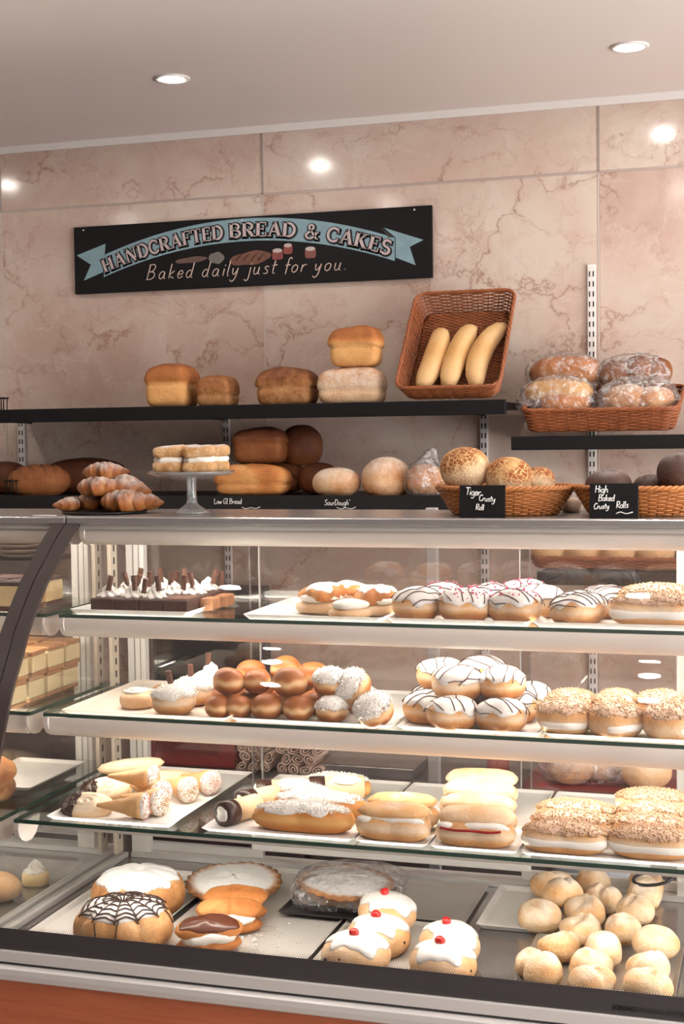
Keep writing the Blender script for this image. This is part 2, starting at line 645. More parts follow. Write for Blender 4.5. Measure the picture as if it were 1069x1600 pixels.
def bits(name, f, count, size, t0=1.1, seed=0, shape='flake', lift=0.002):
    """many small pieces lying on the upper surface of a body"""
    g = np.random.default_rng(seed)
    th = t0 * np.sqrt(g.uniform(0, 1, count))
    ph = g.uniform(0, 2 * PI, count)
    d = cap_dirs(f, th, ph)
    P = f(d) + d * lift
    A = Acc()
    for p in P:
        a = g.normal(size=3)
        a /= np.linalg.norm(a)
        b = np.cross(a, g.normal(size=3))
        b /= np.linalg.norm(b)
        c = np.cross(a, b)
        s = size * g.uniform(0.6, 1.3)
        la, lb, lc = {'flake': (1.9, 0.5, 0.28), 'nut': (1.0, 0.7, 0.55), 'strand': (1.8, 0.42, 0.42)}[shape]
        V = [p + a * s * la * i + b * s * lb * j + c * s * lc * k for i, j, k in ((-1, -1, -1), (1, -1, 1), (1, 1, -1), (-1, 1, 1), (0, 0, -1.2), (0, 0, 1.2))]
        A.add(V, [(0, 1, 5), (1, 2, 5), (2, 3, 5), (3, 0, 5), (1, 0, 4), (2, 1, 4), (3, 2, 4), (0, 3, 4)])
    return A.build(name, shape == 'nut')


def drizzle(name, f, lines, w=0.0010, lift=0.0035, squash=None):
    """lines: polylines in the disc |uv|<=1 laid over the upper surface"""
    A = Acc()
    for L in lines:
        L = np.asarray(L, float)
        t = np.linspace(0, len(L) - 1, 14)
        L = np.c_[np.interp(t, range(len(L)), L[:, 0]), np.interp(t, range(len(L)), L[:, 1])]
        rho = np.hypot(L[:, 0], L[:, 1])
        d = cap_dirs(f, np.clip(rho, 0, 1.2) * PI / 2 * 0.92, np.arctan2(L[:, 1], L[:, 0]))
        A.tube(f(d) + d * lift, w, 4)
    return A.build(name, True)


def zigzag(n=6, w=0.85, ang=0.5, seed=0, wob=0.11):
    g = np.random.default_rng(seed)
    out = []
    for i in range(n):
        y = -0.8 + 1.6 * i / (n - 1)
        h = math.sqrt(max(0.05, 1 - y * y)) * w
        a = np.array([[-h, y - 0.1], [-h * 0.3, y + g.normal() * wob], [h * 0.3, y + g.normal() * wob], [h, y + 0.1]])
        c, s = math.cos(ang), math.sin(ang)
        out.append(a @ np.array([[c, s], [-s, c]]))
    return out


def smooth_path(pts, k=4):
    """Catmull-Rom through 2-D or 3-D points"""
    P = np.asarray(pts, float)
    if len(P) < 3:
        return P
    Q = np.vstack([2 * P[0] - P[1], P, 2 * P[-1] - P[-2]])
    out = []
    for i in range(1, len(Q) - 2):
        for t in np.arange(k) / k:
            a, b, c, d = Q[i - 1], Q[i], Q[i + 1], Q[i + 2]
            out.append(0.5 * (2 * b + (c - a) * t + (2 * a - 5 * b + 4 * c - d) * t * t + (3 * b - a - 3 * c + d) * t ** 3))
    out.append(P[-1])
    return np.array(out)

# ------------------------------------------------------------------ lettering
HAND = {
 'a': (.55, [[(.42, .42), (.25, .5), (.08, .38), (.05, .15), (.2, 0), (.36, .12), (.43, .45), (.42, .1), (.52, 0)]]),
 'b': (.5, [[(.08, 1), (.06, 0)], [(.07, .3), (.22, .5), (.4, .38), (.38, .1), (.2, 0), (.06, .08)]]),
 'c': (.48, [[(.4, .42), (.25, .5), (.08, .35), (.08, .1), (.25, 0), (.42, .1)]]),
 'd': (.56, [[(.42, .42), (.25, .5), (.08, .38), (.05, .15), (.2, 0), (.36, .12), (.43, .45)], [(.45, 1), (.42, .1), (.52, 0)]]),
 'e': (.48, [[(.07, .25), (.38, .28), (.36, .45), (.2, .5), (.06, .3), (.1, .06), (.25, 0), (.42, .12)]]),
 'f': (.38, [[(.42, .9), (.3, 1), (.2, .85), (.18, .3), (.16, -.1)], [(.02, .48), (.38, .52)]]),
 'g': (.54, [[(.42, .42), (.25, .5), (.08, .38), (.05, .15), (.2, .02), (.36, .12), (.43, .45), (.42, -.2), (.25, -.4), (.06, -.28)]]),
 'h': (.5, [[(.08, 1), (.06, 0)], [(.07, .3), (.22, .48), (.36, .4), (.4, 0)]]),
 'i': (.24, [[(.1, .48), (.1, 0)], [(.11, .66), (.13, .74)]]),
 'j': (.32, [[(.2, .48), (.18, -.25), (.05, -.4), (-.1, -.3)], [(.21, .66), (.23, .74)]]),
 'k': (.48, [[(.08, 1), (.06, 0)], [(.38, .5), (.08, .22), (.42, 0)]]),
 'l': (.26, [[(.1, 1), (.08, .08), (.2, 0)]]),
 'n': (.5, [[(.07, .48), (.06, 0)], [(.07, .3), (.22, .48), (.36, .4), (.4, 0)]]),
 'o': (.5, [[(.25, .5), (.07, .38), (.07, .12), (.23, 0), (.4, .12), (.42, .38), (.25, .5)]]),
 'r': (.38, [[(.07, .48), (.06, 0)], [(.07, .28), (.2, .46), (.36, .46)]]),
 's': (.42, [[(.36, .44), (.2, .5), (.08, .38), (.3, .2), (.28, .03), (.05, .03)]]),
 't': (.36, [[(.16, .85), (.14, .08), (.3, 0)], [(.0, .52), (.36, .56)]]),
 'u': (.54, [[(.06, .48), (.06, .12), (.2, 0), (.36, .12), (.4, .48), (.39, .08), (.5, 0)]]),
 'w': (.58, [[(.04, .48), (.14, 0), (.26, .36), (.4, 0), (.52, .48)]]),
 'y': (.52, [[(.06, .48), (.1, .14), (.24, .08), (.38, .3)], [(.43, .48), (.36, -.15), (.18, -.4), (.0, -.3)]]),
 'B': (.66, [[(.1, 1), (.06, 0)], [(.02, .98), (.4, 1), (.5, .8), (.36, .56), (.1, .52), (.46, .48), (.56, .22), (.36, .02), (.02, 0)]]),
 'C': (.62, [[(.55, .82), (.35, 1), (.1, .75), (.06, .3), (.28, 0), (.56, .15)]]),
 'D': (.66, [[(.1, 1), (.08, 0)], [(.0, 1), (.35, .98), (.56, .65), (.5, .25), (.28, .02), (.02, 0)]]),
 'G': (.66, [[(.55, .85), (.35, 1), (.1, .75), (.06, .3), (.28, 0), (.54, .12), (.54, .42), (.34, .42)]]),
 'H': (.66, [[(.08, 1), (.06, 0)], [(.52, 1), (.5, 0)], [(.06, .5), (.52, .52)]]),
 'I': (.32, [[(.15, 1), (.15, 0)], [(.02, 1), (.28, 1)], [(.02, 0), (.28, 0)]]),
 'L': (.54, [[(.08, 1), (.06, 0), (.48, .02)]]),
 'R': (.62, [[(.1, 1), (.06, 0)], [(.02, .98), (.4, 1), (.5, .78), (.36, .55), (.1, .5), (.56, 0)]]),
 'S': (.58, [[(.5, .85), (.3, 1), (.1, .82), (.24, .55), (.46, .38), (.42, .08), (.2, 0), (.04, .12)]]),
 'T': (.6, [[(.3, 1), (.28, 0)], [(.0, .94), (.3, 1), (.62, .98)]]),
 "'": (.2, [[(.1, 1), (.07, .82)]]), '.': (.2, [[(.06, .02), (.1, .05)]]), ' ': (.32, []),
}
_b, _n = .19, .085     # thick and thin strokes of the serif capitals


def _arc(cx, cy, rx, ry, a0, a1, n=12):
    return [(cx + rx * math.cos(math.radians(a0 + (a1 - a0) * i / n)), cy + ry * math.sin(math.radians(a0 + (a1 - a0) * i / n))) for i in range(n + 1)]


SERIF = {
 'A': (.86, [([(.14, 0), (.42, 1)], _n), ([(.42, 1), (.72, 0)], _b), ([(.24, .34), (.6, .34)], _n), ([(.02, .03), (.28, .03)], .06), ([(.56, .03), (.86, .03)], .06)]),
 'B': (.78, [([(.18, 0), (.18, 1)], _b), ([(.04, .97), (.4, .97)], .07), ([(.04, .03), (.4, .03)], .07), (_arc(.38, .75, .24, .22, 90, -90), .13), (_arc(.38, .27, .3, .25, 90, -90), .14), ([(.2, .52), (.4, .52)], _n)]),
 'C': (.78, [(_arc(.44, .5, .34, .46, 45, 315, 16), .15), ([(.7, .66), (.7, .95)], .06), ([(.7, .06), (.7, .3)], .06)]),
 'D': (.84, [([(.18, 0), (.18, 1)], _b), ([(.04, .97), (.4, .97)], .07), ([(.04, .03), (.4, .03)], .07), (_arc(.36, .5, .38, .46, 90, -90, 14), .16)]),
 'E': (.72, [([(.18, 0), (.18, 1)], _b), ([(.04, .97), (.62, .97)], .07), ([(.04, .03), (.64, .03)], .07), ([(.2, .52), (.48, .52)], .07), ([(.62, 1), (.62, .76)], .06), ([(.64, 0), (.64, .26)], .06), ([(.48, .62), (.48, .42)], .05)]),
 'F': (.68, [([(.18, 0), (.18, 1)], _b), ([(.04, .97), (.62, .97)], .07), ([(.04, .03), (.34, .03)], .07), ([(.2, .52), (.48, .52)], .07), ([(.62, 1), (.62, .76)], .06), ([(.48, .62), (.48, .42)], .05)]),
 'H': (.9, [([(.18, 0), (.18, 1)], _b), ([(.7, 0), (.7, 1)], _b), ([(.2, .52), (.7, .52)], _n), ([(.04, .97), (.34, .97)], .06), ([(.04, .03), (.34, .03)], .06), ([(.56, .97), (.86, .97)], .06), ([(.56, .03), (.86, .03)], .06)]),
 'K': (.84, [([(.18, 0), (.18, 1)], _b), ([(.24, .42), (.66, .97)], _n), ([(.36, .56), (.68, 0)], _b), ([(.04, .97), (.34, .97)], .06), ([(.04, .03), (.34, .03)], .06), ([(.52, .97), (.8, .97)], .06), ([(.54, .03), (.84, .03)], .06)]),
 'N': (.9, [([(.16, 0), (.16, 1)], _n), ([(.18, 1), (.72, .02)], _b), ([(.74, 0), (.74, 1)], _n), ([(.02, .97), (.26, .97)], .06), ([(.04, .03), (.3, .03)], .06), ([(.6, .97), (.88, .97)], .06)]),
 'R': (.82, [([(.18, 0), (.18, 1)], _b), ([(.04, .97), (.4, .97)], .07), ([(.04, .03), (.34, .03)], .06), (_arc(.38, .74, .26, .23, 90, -90), .14), ([(.2, .5), (.4, .5)], _n), ([(.4, .5), (.68, .02)], _b), ([(.6, .03), (.84, .03)], .06)]),
 'S': (.64, [(_arc(.32, .74, .2, .22, 40, 270, 10) + _arc(.32, .27, .23, .24, 90, -140, 10)[1:], .15), ([(.52, .76), (.52, .98)], .06), ([(.08, .02), (.08, .28)], .06)]),
 'T': (.76, [([(.38, 0), (.38, 1)], _b), ([(.06, .97), (.7, .97)], .07), ([(.06, 1), (.06, .74)], .06), ([(.7, 1), (.7, .74)], .06), ([(.22, .03), (.54, .03)], .06)]),
 '&': (.86, [([(.76, .02), (.26, .72)] + _arc(.38, .8, .13, .17, 200, -20, 8) + [(.3, .48), (.14, .28)] + _arc(.34, .22, .22, .2, 170, 300, 6) + [(.66, .3), (.72, .46)], .12), ([(.6, .47), (.84, .47)], .06), ([(.66, .03), (.86, .03)], .06)]),
 ' ': (.36, []),
}


def ribbon(A, path, w, y, fn, th=0.0006):
    """flat stroke of width w along a 2-D path; fn maps (u,v) to the board's (x,z); y = face towards the viewer"""
    P = np.asarray(path, float)
    T = np.gradient(P, axis=0)
    T /= np.linalg.norm(T, axis=1, keepdims=True) + 1e-9
    N = np.c_[-T[:, 1], T[:, 0]]
    ends = P.copy()
    a, b = np.array([fn(*p) for p in ends + N * w / 2]), np.array([fn(*p) for p in ends - N * w / 2])
    m = len(P)
    V = [(q[0], y, q[1]) for q in a] + [(q[0], y, q[1]) for q in b] + [(q[0], y + th, q[1]) for q in a] + [(q[0], y + th, q[1]) for q in b]
    Fc = []
    for i in range(m - 1):
        Fc += [(i, i + 1, m + i + 1, m + i), (i, 2 * m + i, 2 * m + i + 1, i + 1), (m + i, m + i + 1, 3 * m + i + 1, 3 * m + i)]
    A.add(V, Fc)


def hand_text(txt, h, w, x0, z0, y=-0.001, slant=0.12, slope=0.0, adv=1.0, jitter=0.0, seed=1):
    """handwritten strokes on a board facing -y; (x0,z0) start of the baseline, h capital height"""
    A = Acc()
    g = np.random.default_rng(seed)
    x = 0.0
    for ch in txt:
        a, strokes = HAND[ch]
        dz = g.normal() * jitter
        for s in strokes:
            p = smooth_path(s, 4) if len(s) > 2 else np.asarray(s, float)
            u = x + (p[:, 0] + slant * p[:, 1])
            P = np.c_[x0 + u * h, np.full(len(p), y), z0 + (p[:, 1] + dz) * h + slope * u * h]
            A.tube(P, w / 2, 5)
        x += a * adv
    return A.build('lettering', True), x * h


# ------------------------------------------------------------------ the room
YW, ZCEIL = 3.80, 2.378
XL, XR, YF = -3.3, 1.6, -2.6
struct('floor', Acc().box(XL - .1, XR + .1, YF - .1, YW + .1, -0.08, 0.0).build('floor'), plain('floor_tile', (0.42, 0.37, 0.34), 0.6, var=0.1, vscale=3))
struct('ceiling', Acc().box(XL - .1, XR + .1, YF - .1, YW + .1, ZCEIL, ZCEIL + .1).build('ceiling'), WHITE_PAINT)
wb = struct('wall_back', Acc().box(XL, XR, YW + .006, YW + .1, 0, ZCEIL).build('wall_back'), JOINT, label='wall clad in pink marbled panels with pale joints')
JX = [XL, -2.245, -1.403, -0.458, 0.47, XR]
JZ = [0.0, 0.95, 2.188, 2.359]
for i in range(len(JX) - 1):
    for j in range(3):
        if j == 0:
            z0, z1 = 0.0, 2.188
        elif j == 1:
            continue
        else:
            z0, z1 = 2.188, 2.362
        x0, x1 = JX[i] + .0028, JX[i + 1] - .0028
        cx, cz = (x0 + x1) / 2, (z0 + z1) / 2
        struct('panel', Acc().box(x0 - cx, x1 - cx, 0, .0058, z0 - cz + .003, z1 - cz - .003).build('panel'), MATS['marble'], wb, (cx, YW, cz))
for i in range(1, len(JX) - 1):
    struct('joint_strip', Acc().box(-.003, .003, -.0015, .003, 2.188, ZCEIL - .001).build('strip'), plain('dark_joint', (0.33, 0.26, 0.23), 0.4), wb, (JX[i], YW, 0))
    struct('joint_strip', Acc().box(-.0022, .0022, -.0012, .003, 0.0, 2.186).build('strip'), plain('pale_joint', (0.58, 0.48, 0.43), 0.4), wb, (JX[i], YW, 0))
struct('joint_strip', Acc().box(XL, XR, -.0015, .003, 2.1845, 2.1905).build('strip'), plain('mid_joint', (0.44, 0.35, 0.31), 0.4), wb, (0, YW, 0))
t = Acc()
t.prism([(YW - .012, ZCEIL), (YW - .010, ZCEIL - .004), (YW - .006, 2.359), (YW + .001, 2.359), (YW + .001, ZCEIL)], XL, XR, 'x')
struct('trim_1', t.build('trim'), TRIM_WHITE, label='narrow white cornice strip between wall panels and ceiling')
PLASTER = plain('shop_wall_paint', (0.16, 0.12, 0.11), 0.7)
struct('wall_left', Acc().box(XL - .1, XL, YF, YW, 0, ZCEIL).build('wall_left'), PLASTER)


def wall_with_window(name, wname, axis, pos, a0, a1, w0, w1, z0, z1, th):
    A = Acc()
    B = (lambda p, q, r, s: A.box(pos, pos + th, p, q, r, s)) if axis == 'x' else (lambda p, q, r, s: A.box(p, q, pos, pos + th, r, s))
    B(a0, w0, 0, ZCEIL); B(w1, a1, 0, ZCEIL); B(w0, w1, 0, z0); B(w0, w1, z1, ZCEIL)
    struct(name, A.build(name), PLASTER)
    fr = Acc()
    c = pos + th / 2
    FB = (lambda p, q, r, s, d=.03: fr.box(c - d, c + d, p, q, r, s)) if axis == 'x' else (lambda p, q, r, s, d=.03: fr.box(p, q, c - d, c + d, r, s))
    FB(w0, w1, z0, z0 + .05); FB(w0, w1, z1 - .05, z1); FB(w0, w0 + .05, z0 + .05, z1 - .05); FB(w1 - .05, w1, z0 + .05, z1 - .05)
    o = struct(wname, fr.build(wname), ALU, label='large shop window with a pale metal frame')
    pn = Acc()
    (pn.box(c - .004, c + .004, w0 + .05, w1 - .05, z0 + .05, z1 - .05) if axis == 'x' else pn.box(w0 + .05, w1 - .05, c - .004, c + .004, z0 + .05, z1 - .05))
    struct('pane', pn.build('pane'), GLASS, o)
    ld = bpy.data.lights.new('daylight_portal', 'AREA')
    ld.shape = 'RECTANGLE'
    ld.size, ld.size_y = w1 - w0, z1 - z0
    ld.cycles.is_portal = True
    lo = bpy.data.objects.new('daylight_portal', ld)
    COL.objects.link(lo)
    if axis == 'x':
        lo.location = (pos - .01, (w0 + w1) / 2, (z0 + z1) / 2)
        lo.rotation_euler = (PI / 2, 0, PI / 2)
    else:
        lo.location = ((w0 + w1) / 2, pos + th + .01, (z0 + z1) / 2)
        lo.rotation_euler = (-PI / 2, 0, 0)
    lo['kind'] = 'helper'


wall_with_window('wall_right', 'window_1', 'x', XR, YF, YW, 0.2, 3.3, 0.5, 2.30, .12)
wall_with_window('wall_front', 'window_2', 'y', YF - .12, XL, XR, 1.0, 1.5, 0.5, 2.25, .12)

# ceiling lamps
RING = Acc().lathe([(.030, -.001), (.033, -.004), (.040, -.005), (.044, -.002), (.044, 0.0), (.030, 0.0)], 32).build('ring', True)
BULB = Acc().lathe([(.030, -.0015), (.027, -.004), (.001, -.005)], 24).build('lamp_face', True)
DL = [(-1.419, 3.218, 'round recessed ceiling lamp above the loaf shelf, further from the wall corner joint'), (-0.328, 3.315, 'round recessed ceiling lamp above the wicker baskets, nearer the top edge')]
for X in (-2.53, -1.43, -0.335, 0.75):
    for Y in (3.27, 2.33, 1.38):
        if Y > 3.2 and X in (-1.43, -0.335):
            continue
        DL.append((X, Y, 'recessed ceiling lamp out of the picture, %s over the %s' % ({3.27: 'row by the wall', 2.33: 'row above the case', 1.38: 'row before the case'}[Y], {-2.53: 'neighbouring case', -1.43: 'dark frame', -0.335: 'chalk signs', 0.75: 'window side'}[X])))
for X, Y, lab in DL:
    t = thing('ceiling_lamp', lab, 'lamp', (X, Y, ZCEIL), group='recessed ceiling lamps')
    part('ring', RING, TRIM_WHITE, t)
    part('lamp_face', BULB, emit('lamp_glow', (1.0, 0.93, 0.85), SPOT_POWER), t)


# slotted uprights on the wall
def upright(X, z0, z1, lab):
    t = thing('shelf_upright', lab, 'shelf upright', (X, YW, z0), group='slotted uprights on the wall')
    h = z1 - z0
    part('channel', Acc().box(-.011, .011, -.012, -.0015, 0, h, .002).build('channel'), TRIM_WHITE, t)
    A = Acc()
    z = .02
    while z < h - .02:
        for s in (-.005, .005):
            A.box(s - .0018, s + .0018, -.0126, -.010, z, z + .014)
        z += .0265
    part('slots', A.build('slots'), plain('slot_dark', (0.03, 0.025, 0.025), 0.7), t, kind='stuff')


upright(-0.476, 0.70, 1.945, 'tall white slotted shelf upright on the marbled wall above the bagged bread')
upright(-0.769, 0.70, 1.572, 'white slotted shelf upright under the end of the loaf shelf')
upright(-1.524, 0.70, 1.572, 'white slotted shelf upright behind the cake stand')
upright(-2.19, 0.70, 1.572, 'white slotted shelf upright at the far end of the loaf shelf')


def wall_shelf(lab, x0, x1, ztop, yfront, lip, brackets):
    t = thing('wall_shelf', lab, 'shelf', ((x0 + x1) / 2, yfront, ztop))
    w = (x1 - x0) / 2
    part('board', Acc().box(-w, w, .012, YW - .016 - yfront, -.022, -.006, .002).build('board'), SHELF_BLACK, t)
    part('front_lip', Acc().box(-w, w, 0, .0115, -lip, 0, .002).build('front_lip'), SHELF_BLACK, t)
    for bx in brackets:
        A = Acc().prism([(.03, -.0225), (YW - .016 - yfront, -.0225), (YW - .016 - yfront, -.036), (.03, -.030)], -.002, .002, 'x')
        part('bracket', A.build('bracket'), SHELF_BLACK, t, (bx - (x0 + x1) / 2, 0, 0))
    return t


SHELF_A = 1.585      # top edge of the long shelf
wall_shelf('long black shelf holding tin loaves and the tilted basket', -2.175, -0.645, 1.585, 3.45, .037, (-0.769, -1.524, -2.15))
wall_shelf('short black shelf carrying the basket of bagged bread', -0.632, 0.42, 1.493, 3.45, .034, (-0.476, 0.3))
wall_shelf('black shelf seen through the glass under the counter, with a basket of rolls', -0.57, 0.42, 1.161, 3.45, .034, (-0.476, 0.3))
LOWS = wall_shelf('low black bread shelf with chalk writing along its edge', -2.3, -0.60, 1.352, 3.35, .040, (-0.769, -1.524, -2.15))
lt, lw_ = hand_text('Low GI Bread', .013, .0016, 0, 0, slant=.05)
part('lettering', lt, CHALK, LOWS, (x_at(335, 3.35, 1.335) + 1.45, -.0012, -.021), label='chalk writing that reads Low GI Bread')
lt, lw_ = hand_text("SourDough'", .0135, .0016, 0, 0, slant=.15)
part('lettering', lt, CHALK, LOWS, (x_at(507, 3.35, 1.335) + 1.45, -.0012, -.024), label='chalk writing that reads SourDough')
A = Acc()
for px in (378, 526):
    xx = x_at(px, 3.35, 1.33) + 1.45
    A.tube(smooth_path([(xx, -.001, -.030), (xx + .012, -.001, -.0335), (xx + .024, -.001, -.031), (xx + .038, -.001, -.033), (xx + .05, -.001, -.029)]), .0008, 5)
part('underline', A.build('underline', True), CHALK, LOWS, kind='stuff')

# ------------------------------------------------------------------ the painted sign
SW, SH = 1.087, 0.196
sx0, sz0 = -1.994, 1.5 + .4295
sign = thing('painted_sign', 'long black sign with a pale blue banner lettered HANDCRAFTED BREAD & CAKES', 'sign', (sx0, YW - .0165, sz0))
part('board', Acc().box(0, SW, 0, .012, 0, SH, .0012).build('board'), BLACK, sign)
BLUE = plain('banner_blue', (0.21, 0.325, 0.37), 0.7, var=0.22, vscale=40)
LETTER = plain('letter_pink_grey', (0.52, 0.42, 0.42), 0.7, var=0.1)


def bt(u):
    return .025 + 2.45 * (u - .5) ** 2


A = Acc()
us = np.linspace(.088, .903, 40)
top = [(u * SW, (1 - bt(u)) * SH) for u in us]
bot = [(u * SW, (1 - bt(u) - .325) * SH) for u in us]
V = [(x, -.0008, z) for x, z in top] + [(x, -.0008, z) for x, z in bot] + [(x, .0002, z) for x, z in top] + [(x, .0002, z) for x, z in bot]
n = 40
Fc = []
for i in range(n - 1):
    Fc += [(i, n + i, n + i + 1, i + 1), (i, i + 1, 2 * n + i + 1, 2 * n + i), (n + i, 3 * n + i, 3 * n + i + 1, n + i + 1)]
A.add(V, Fc)
ban = part('banner', A.build('banner'), BLUE, sign)
for nm, poly in (('l', [(.095, .27), (.008, .42), (.05, .57), (.028, .80), (.086, .69)]), ('r', [(.875, .275), (.978, .475), (.942, .56), (.957, .82), (.905, .70), (.905, .42)])):
    pl = [(u * SW, (1 - v) * SH) for u, v in poly]
    part('banner_tail', recalc(Acc().prism(pl, -.0005, .0003, 'y').build('tail')), BLUE, sign)
fold = [(u * SW, (1 - v) * SH) for u, v in ((.868, .27), (.903, .42), (.886, .41))]
part('banner_fold', recalc(Acc().prism(fold, -.0011, -.0009, 'y').build('fold')), plain('fold_dark', (.035, .03, .03), .7), sign)


def arc_text(txt, u0, u1, h):
    tot = sum(SERIF[c][0] for c in txt)
    sc = (u1 - u0) * SW / (tot * h)
    fg, bg = Acc(), Acc()
    x = 0.0
    for c in txt:
        adv, strokes = SERIF[c]
        xm = u0 * SW + (x + adv / 2) * h * sc
        um = xm / SW
        dz = -(2 * 2.45 * (um - .5)) * SH / SW
        a = math.atan(dz)
        zc = (1 - bt(um) - .165) * SH

        def fn(u, v, a=a, xm=xm, zc=zc, adv=adv):
            lx, lz = (u - adv / 2) * h * sc, (v - .5) * h
            return (xm + lx * math.cos(a) - lz * math.sin(a), zc + lx * math.sin(a) + lz * math.cos(a))
        for pth, w in strokes:
            p = np.asarray(pth, float)
            d0, d1 = p[0] - p[1], p[-1] - p[-2]
            q = p.copy()
            q[0] += d0 / np.linalg.norm(d0) * .07
            q[-1] += d1 / np.linalg.norm(d1) * .07
            ribbon(bg, q + [.03, -.04], w + .20, -.0013, fn, .0004)
            ribbon(fg, p, w, -.0018, fn, .0004)
        x += adv
    return fg, bg


for txt, u0, u1 in (('HANDCRAFTED', .083, .437), ('BREAD', .452, .640), ('&', .662, .703), ('CAKES', .722, .895)):
    fg, bg = arc_text(txt, u0, u1, .040)
    part('letter_shadow', bg.build('letter_shadow'), plain('letter_black', (.008, .007, .009), .7), sign)
    part('lettering', fg.build('lettering'), LETTER, sign, label='pale serif letters with black outline')
lt, ltw = hand_text('Baked daily just for you.', .042, .0030, 0, 0, slant=.28)
k_ = (.572 * SW) / ltw
_x = .213 * SW
for wd in 'Baked daily just for you.'.split(' '):
    lt, ww = hand_text(wd, .042, .0030, 0, 0, slant=.28, adv=k_ * .985)
    part('lettering', lt, plain('script_paint', (.62, .47, .40), .7), sign, (_x, -.0006, .165 * SH), label='flowing hand painted script word')
    _x += ww + .32 * .042 * k_
for (u, v, a, b, rot, col) in ((.345, .42, .050, .0085, .06, (.13, .075, .06)), (.417, .43, .024, .0165, 0, (.16, .14, .13)), (.512, .40, .064, .019, .1, (.15, .065, .04)), (.588, .43, .016, .015, 0, (.22, .055, .05)), (.617, .50, .013, .014, 0, (.24, .06, .05)), (.678, .43, .016, .015, 0, (.20, .07, .06))):
    tt = np.linspace(0, 2 * PI, 20, endpoint=False)
    if a < .02:
        pl = np.c_[a * np.sign(np.cos(tt)) * np.abs(np.cos(tt)) ** .35, b * np.sign(np.sin(tt)) * np.abs(np.sin(tt)) ** .5]
    else:
        pl = np.c_[a * np.cos(tt), b * np.sin(tt) * (1 + .12 * np.cos(tt * 5))]
    c, s = math.cos(rot), math.sin(rot)
    pl = pl @ np.array([[c, s], [-s, c]]) + [u * SW, v * SH]
    o = part('painted_bread' if a > .02 else 'painted_cake', recalc(Acc().prism(pl, -.0016, .0003, 'y').build('picture')), plain('paint_%d' % (u * 1000), col, .7, var=.3, vscale=60), sign)
    if a < .02:
        tp = np.c_[a * .9 * np.cos(tt), b * .4 * np.sin(tt)] + [u * SW, v * SH + b * .75]
        part('icing_top', recalc(Acc().prism(tp, -.0021, -.0015, 'y').build('icing')), plain('painted_icing', (.50, .42, .40), .7), o)
    if a > .06:
        A = Acc()
        for q in (-.035, -.012, .012, .034):
            A.tube([(u * SW + q - .008, -.0018, v * SH - .006), (u * SW + q, -.0018, v * SH + .004), (u * SW + q + .010, -.0018, v * SH + .012)], .0016, 5)
        part('slash', A.build('slash', True), plain('slash_paint', (.05, .025, .02), .7), o, kind='stuff')
for u in (.03, .49, .955):
    part('screw', Acc().lathe([(.0028, 0), (.0024, -.0015), (.0005, -.002)], 10).build('screw', True), ALU, sign, (u * SW, -.0004, .95 * SH), (-PI / 2, 0, 0))

# ------------------------------------------------------------------ the display cases
ZC = 1.345                                   # counter top surface
S1, S2, S3, DK = 1.158, 0.976, 0.800, 0.590   # top surfaces of the shelves and the deck
Y1, Y2, Y3 = 2.464, 2.394, 2.276             # their front edges
YB = 2.745                                   # rear edge of shelves
PROF = smooth_path([(2.560, 1.330), (2.510, 1.296), (2.468, 1.261), (2.416, 1.217), (2.351, 1.143), (2.324, 1.10), (2.280, 1.030), (2.235, .93), (2.200, .83), (2.175, .74), (2.155, .66), (2.148, .606)], 4)


def sweep_profile(P, x0, x1, th, out=True):
    """curved sheet: profile P (y,z) extruded along x with thickness"""
    T = np.gradient(P, axis=0)
    T /= np.linalg.norm(T, axis=1, keepdims=True)
    N = np.c_[T[:, 1], -T[:, 0]]      # outward (towards -y)
    if N[len(N) // 2, 0] > 0:
        N = -N
    a, b = P, P + N * th
    A = Acc()
    m = len(P)
    col = lambda Q, x: np.c_[np.full(len(Q), x), Q]
    q = lambda n_: [(i, i + 1, n_ + i + 1, n_ + i) for i in range(n_ - 1)]
    A.add(np.vstack([col(a, x0), col(a, x1)]), q(m))                       # inner face
    A.add(np.vstack([col(b, x1), col(b, x0)]), q(m))                       # outer face
    A.add(np.vstack([col(a, x1), col(b, x1)]), q(m))                       # ends
    A.add(np.vstack([col(b, x0), col(a, x0)]), q(m))
    for k in (0, m - 1):
        e = np.array([a[k], b[k]])
        v = np.vstack([col(e, x0), col(e, x1)])
        A.add(v, [(0, 1, 3, 2) if k else (0, 2, 3, 1)])
    return A


def shelf_part(case, x0, x1, yf, z, lamp, capl=True, capr=True, cut=None):
    th = .007
    g = part('glass_shelf', Acc().box(x0, x1, yf + .0022, YB, z - th, z).build('glass_shelf'), SHELFGLASS, case, label='clear glass shelf with a green edge')
    part('front_edge', Acc().box(x0, x1, yf, yf + .002, z - th, z).build('front_edge'), GLASS_EDGE, g)
    part('side_edge', Acc().box(x0 - .002, x0 - .0003, yf, YB, z - th, z).build('side_edge'), GLASS_EDGE, g)
    part('side_edge', Acc().box(x1 + .0003, x1 + .002, yf, YB, z - th, z).build('side_edge'), GLASS_EDGE, g)
    lamp_part(g, x0, x1, yf, z - th, lamp)
    return g


CAPP = [(-.006, 0), (-.0075, -.010), (-.004, -.022), (.006, -.033), (.022, -.040), (.040, -.041), (.056, -.034), (.068, -.020), (.074, 0)]


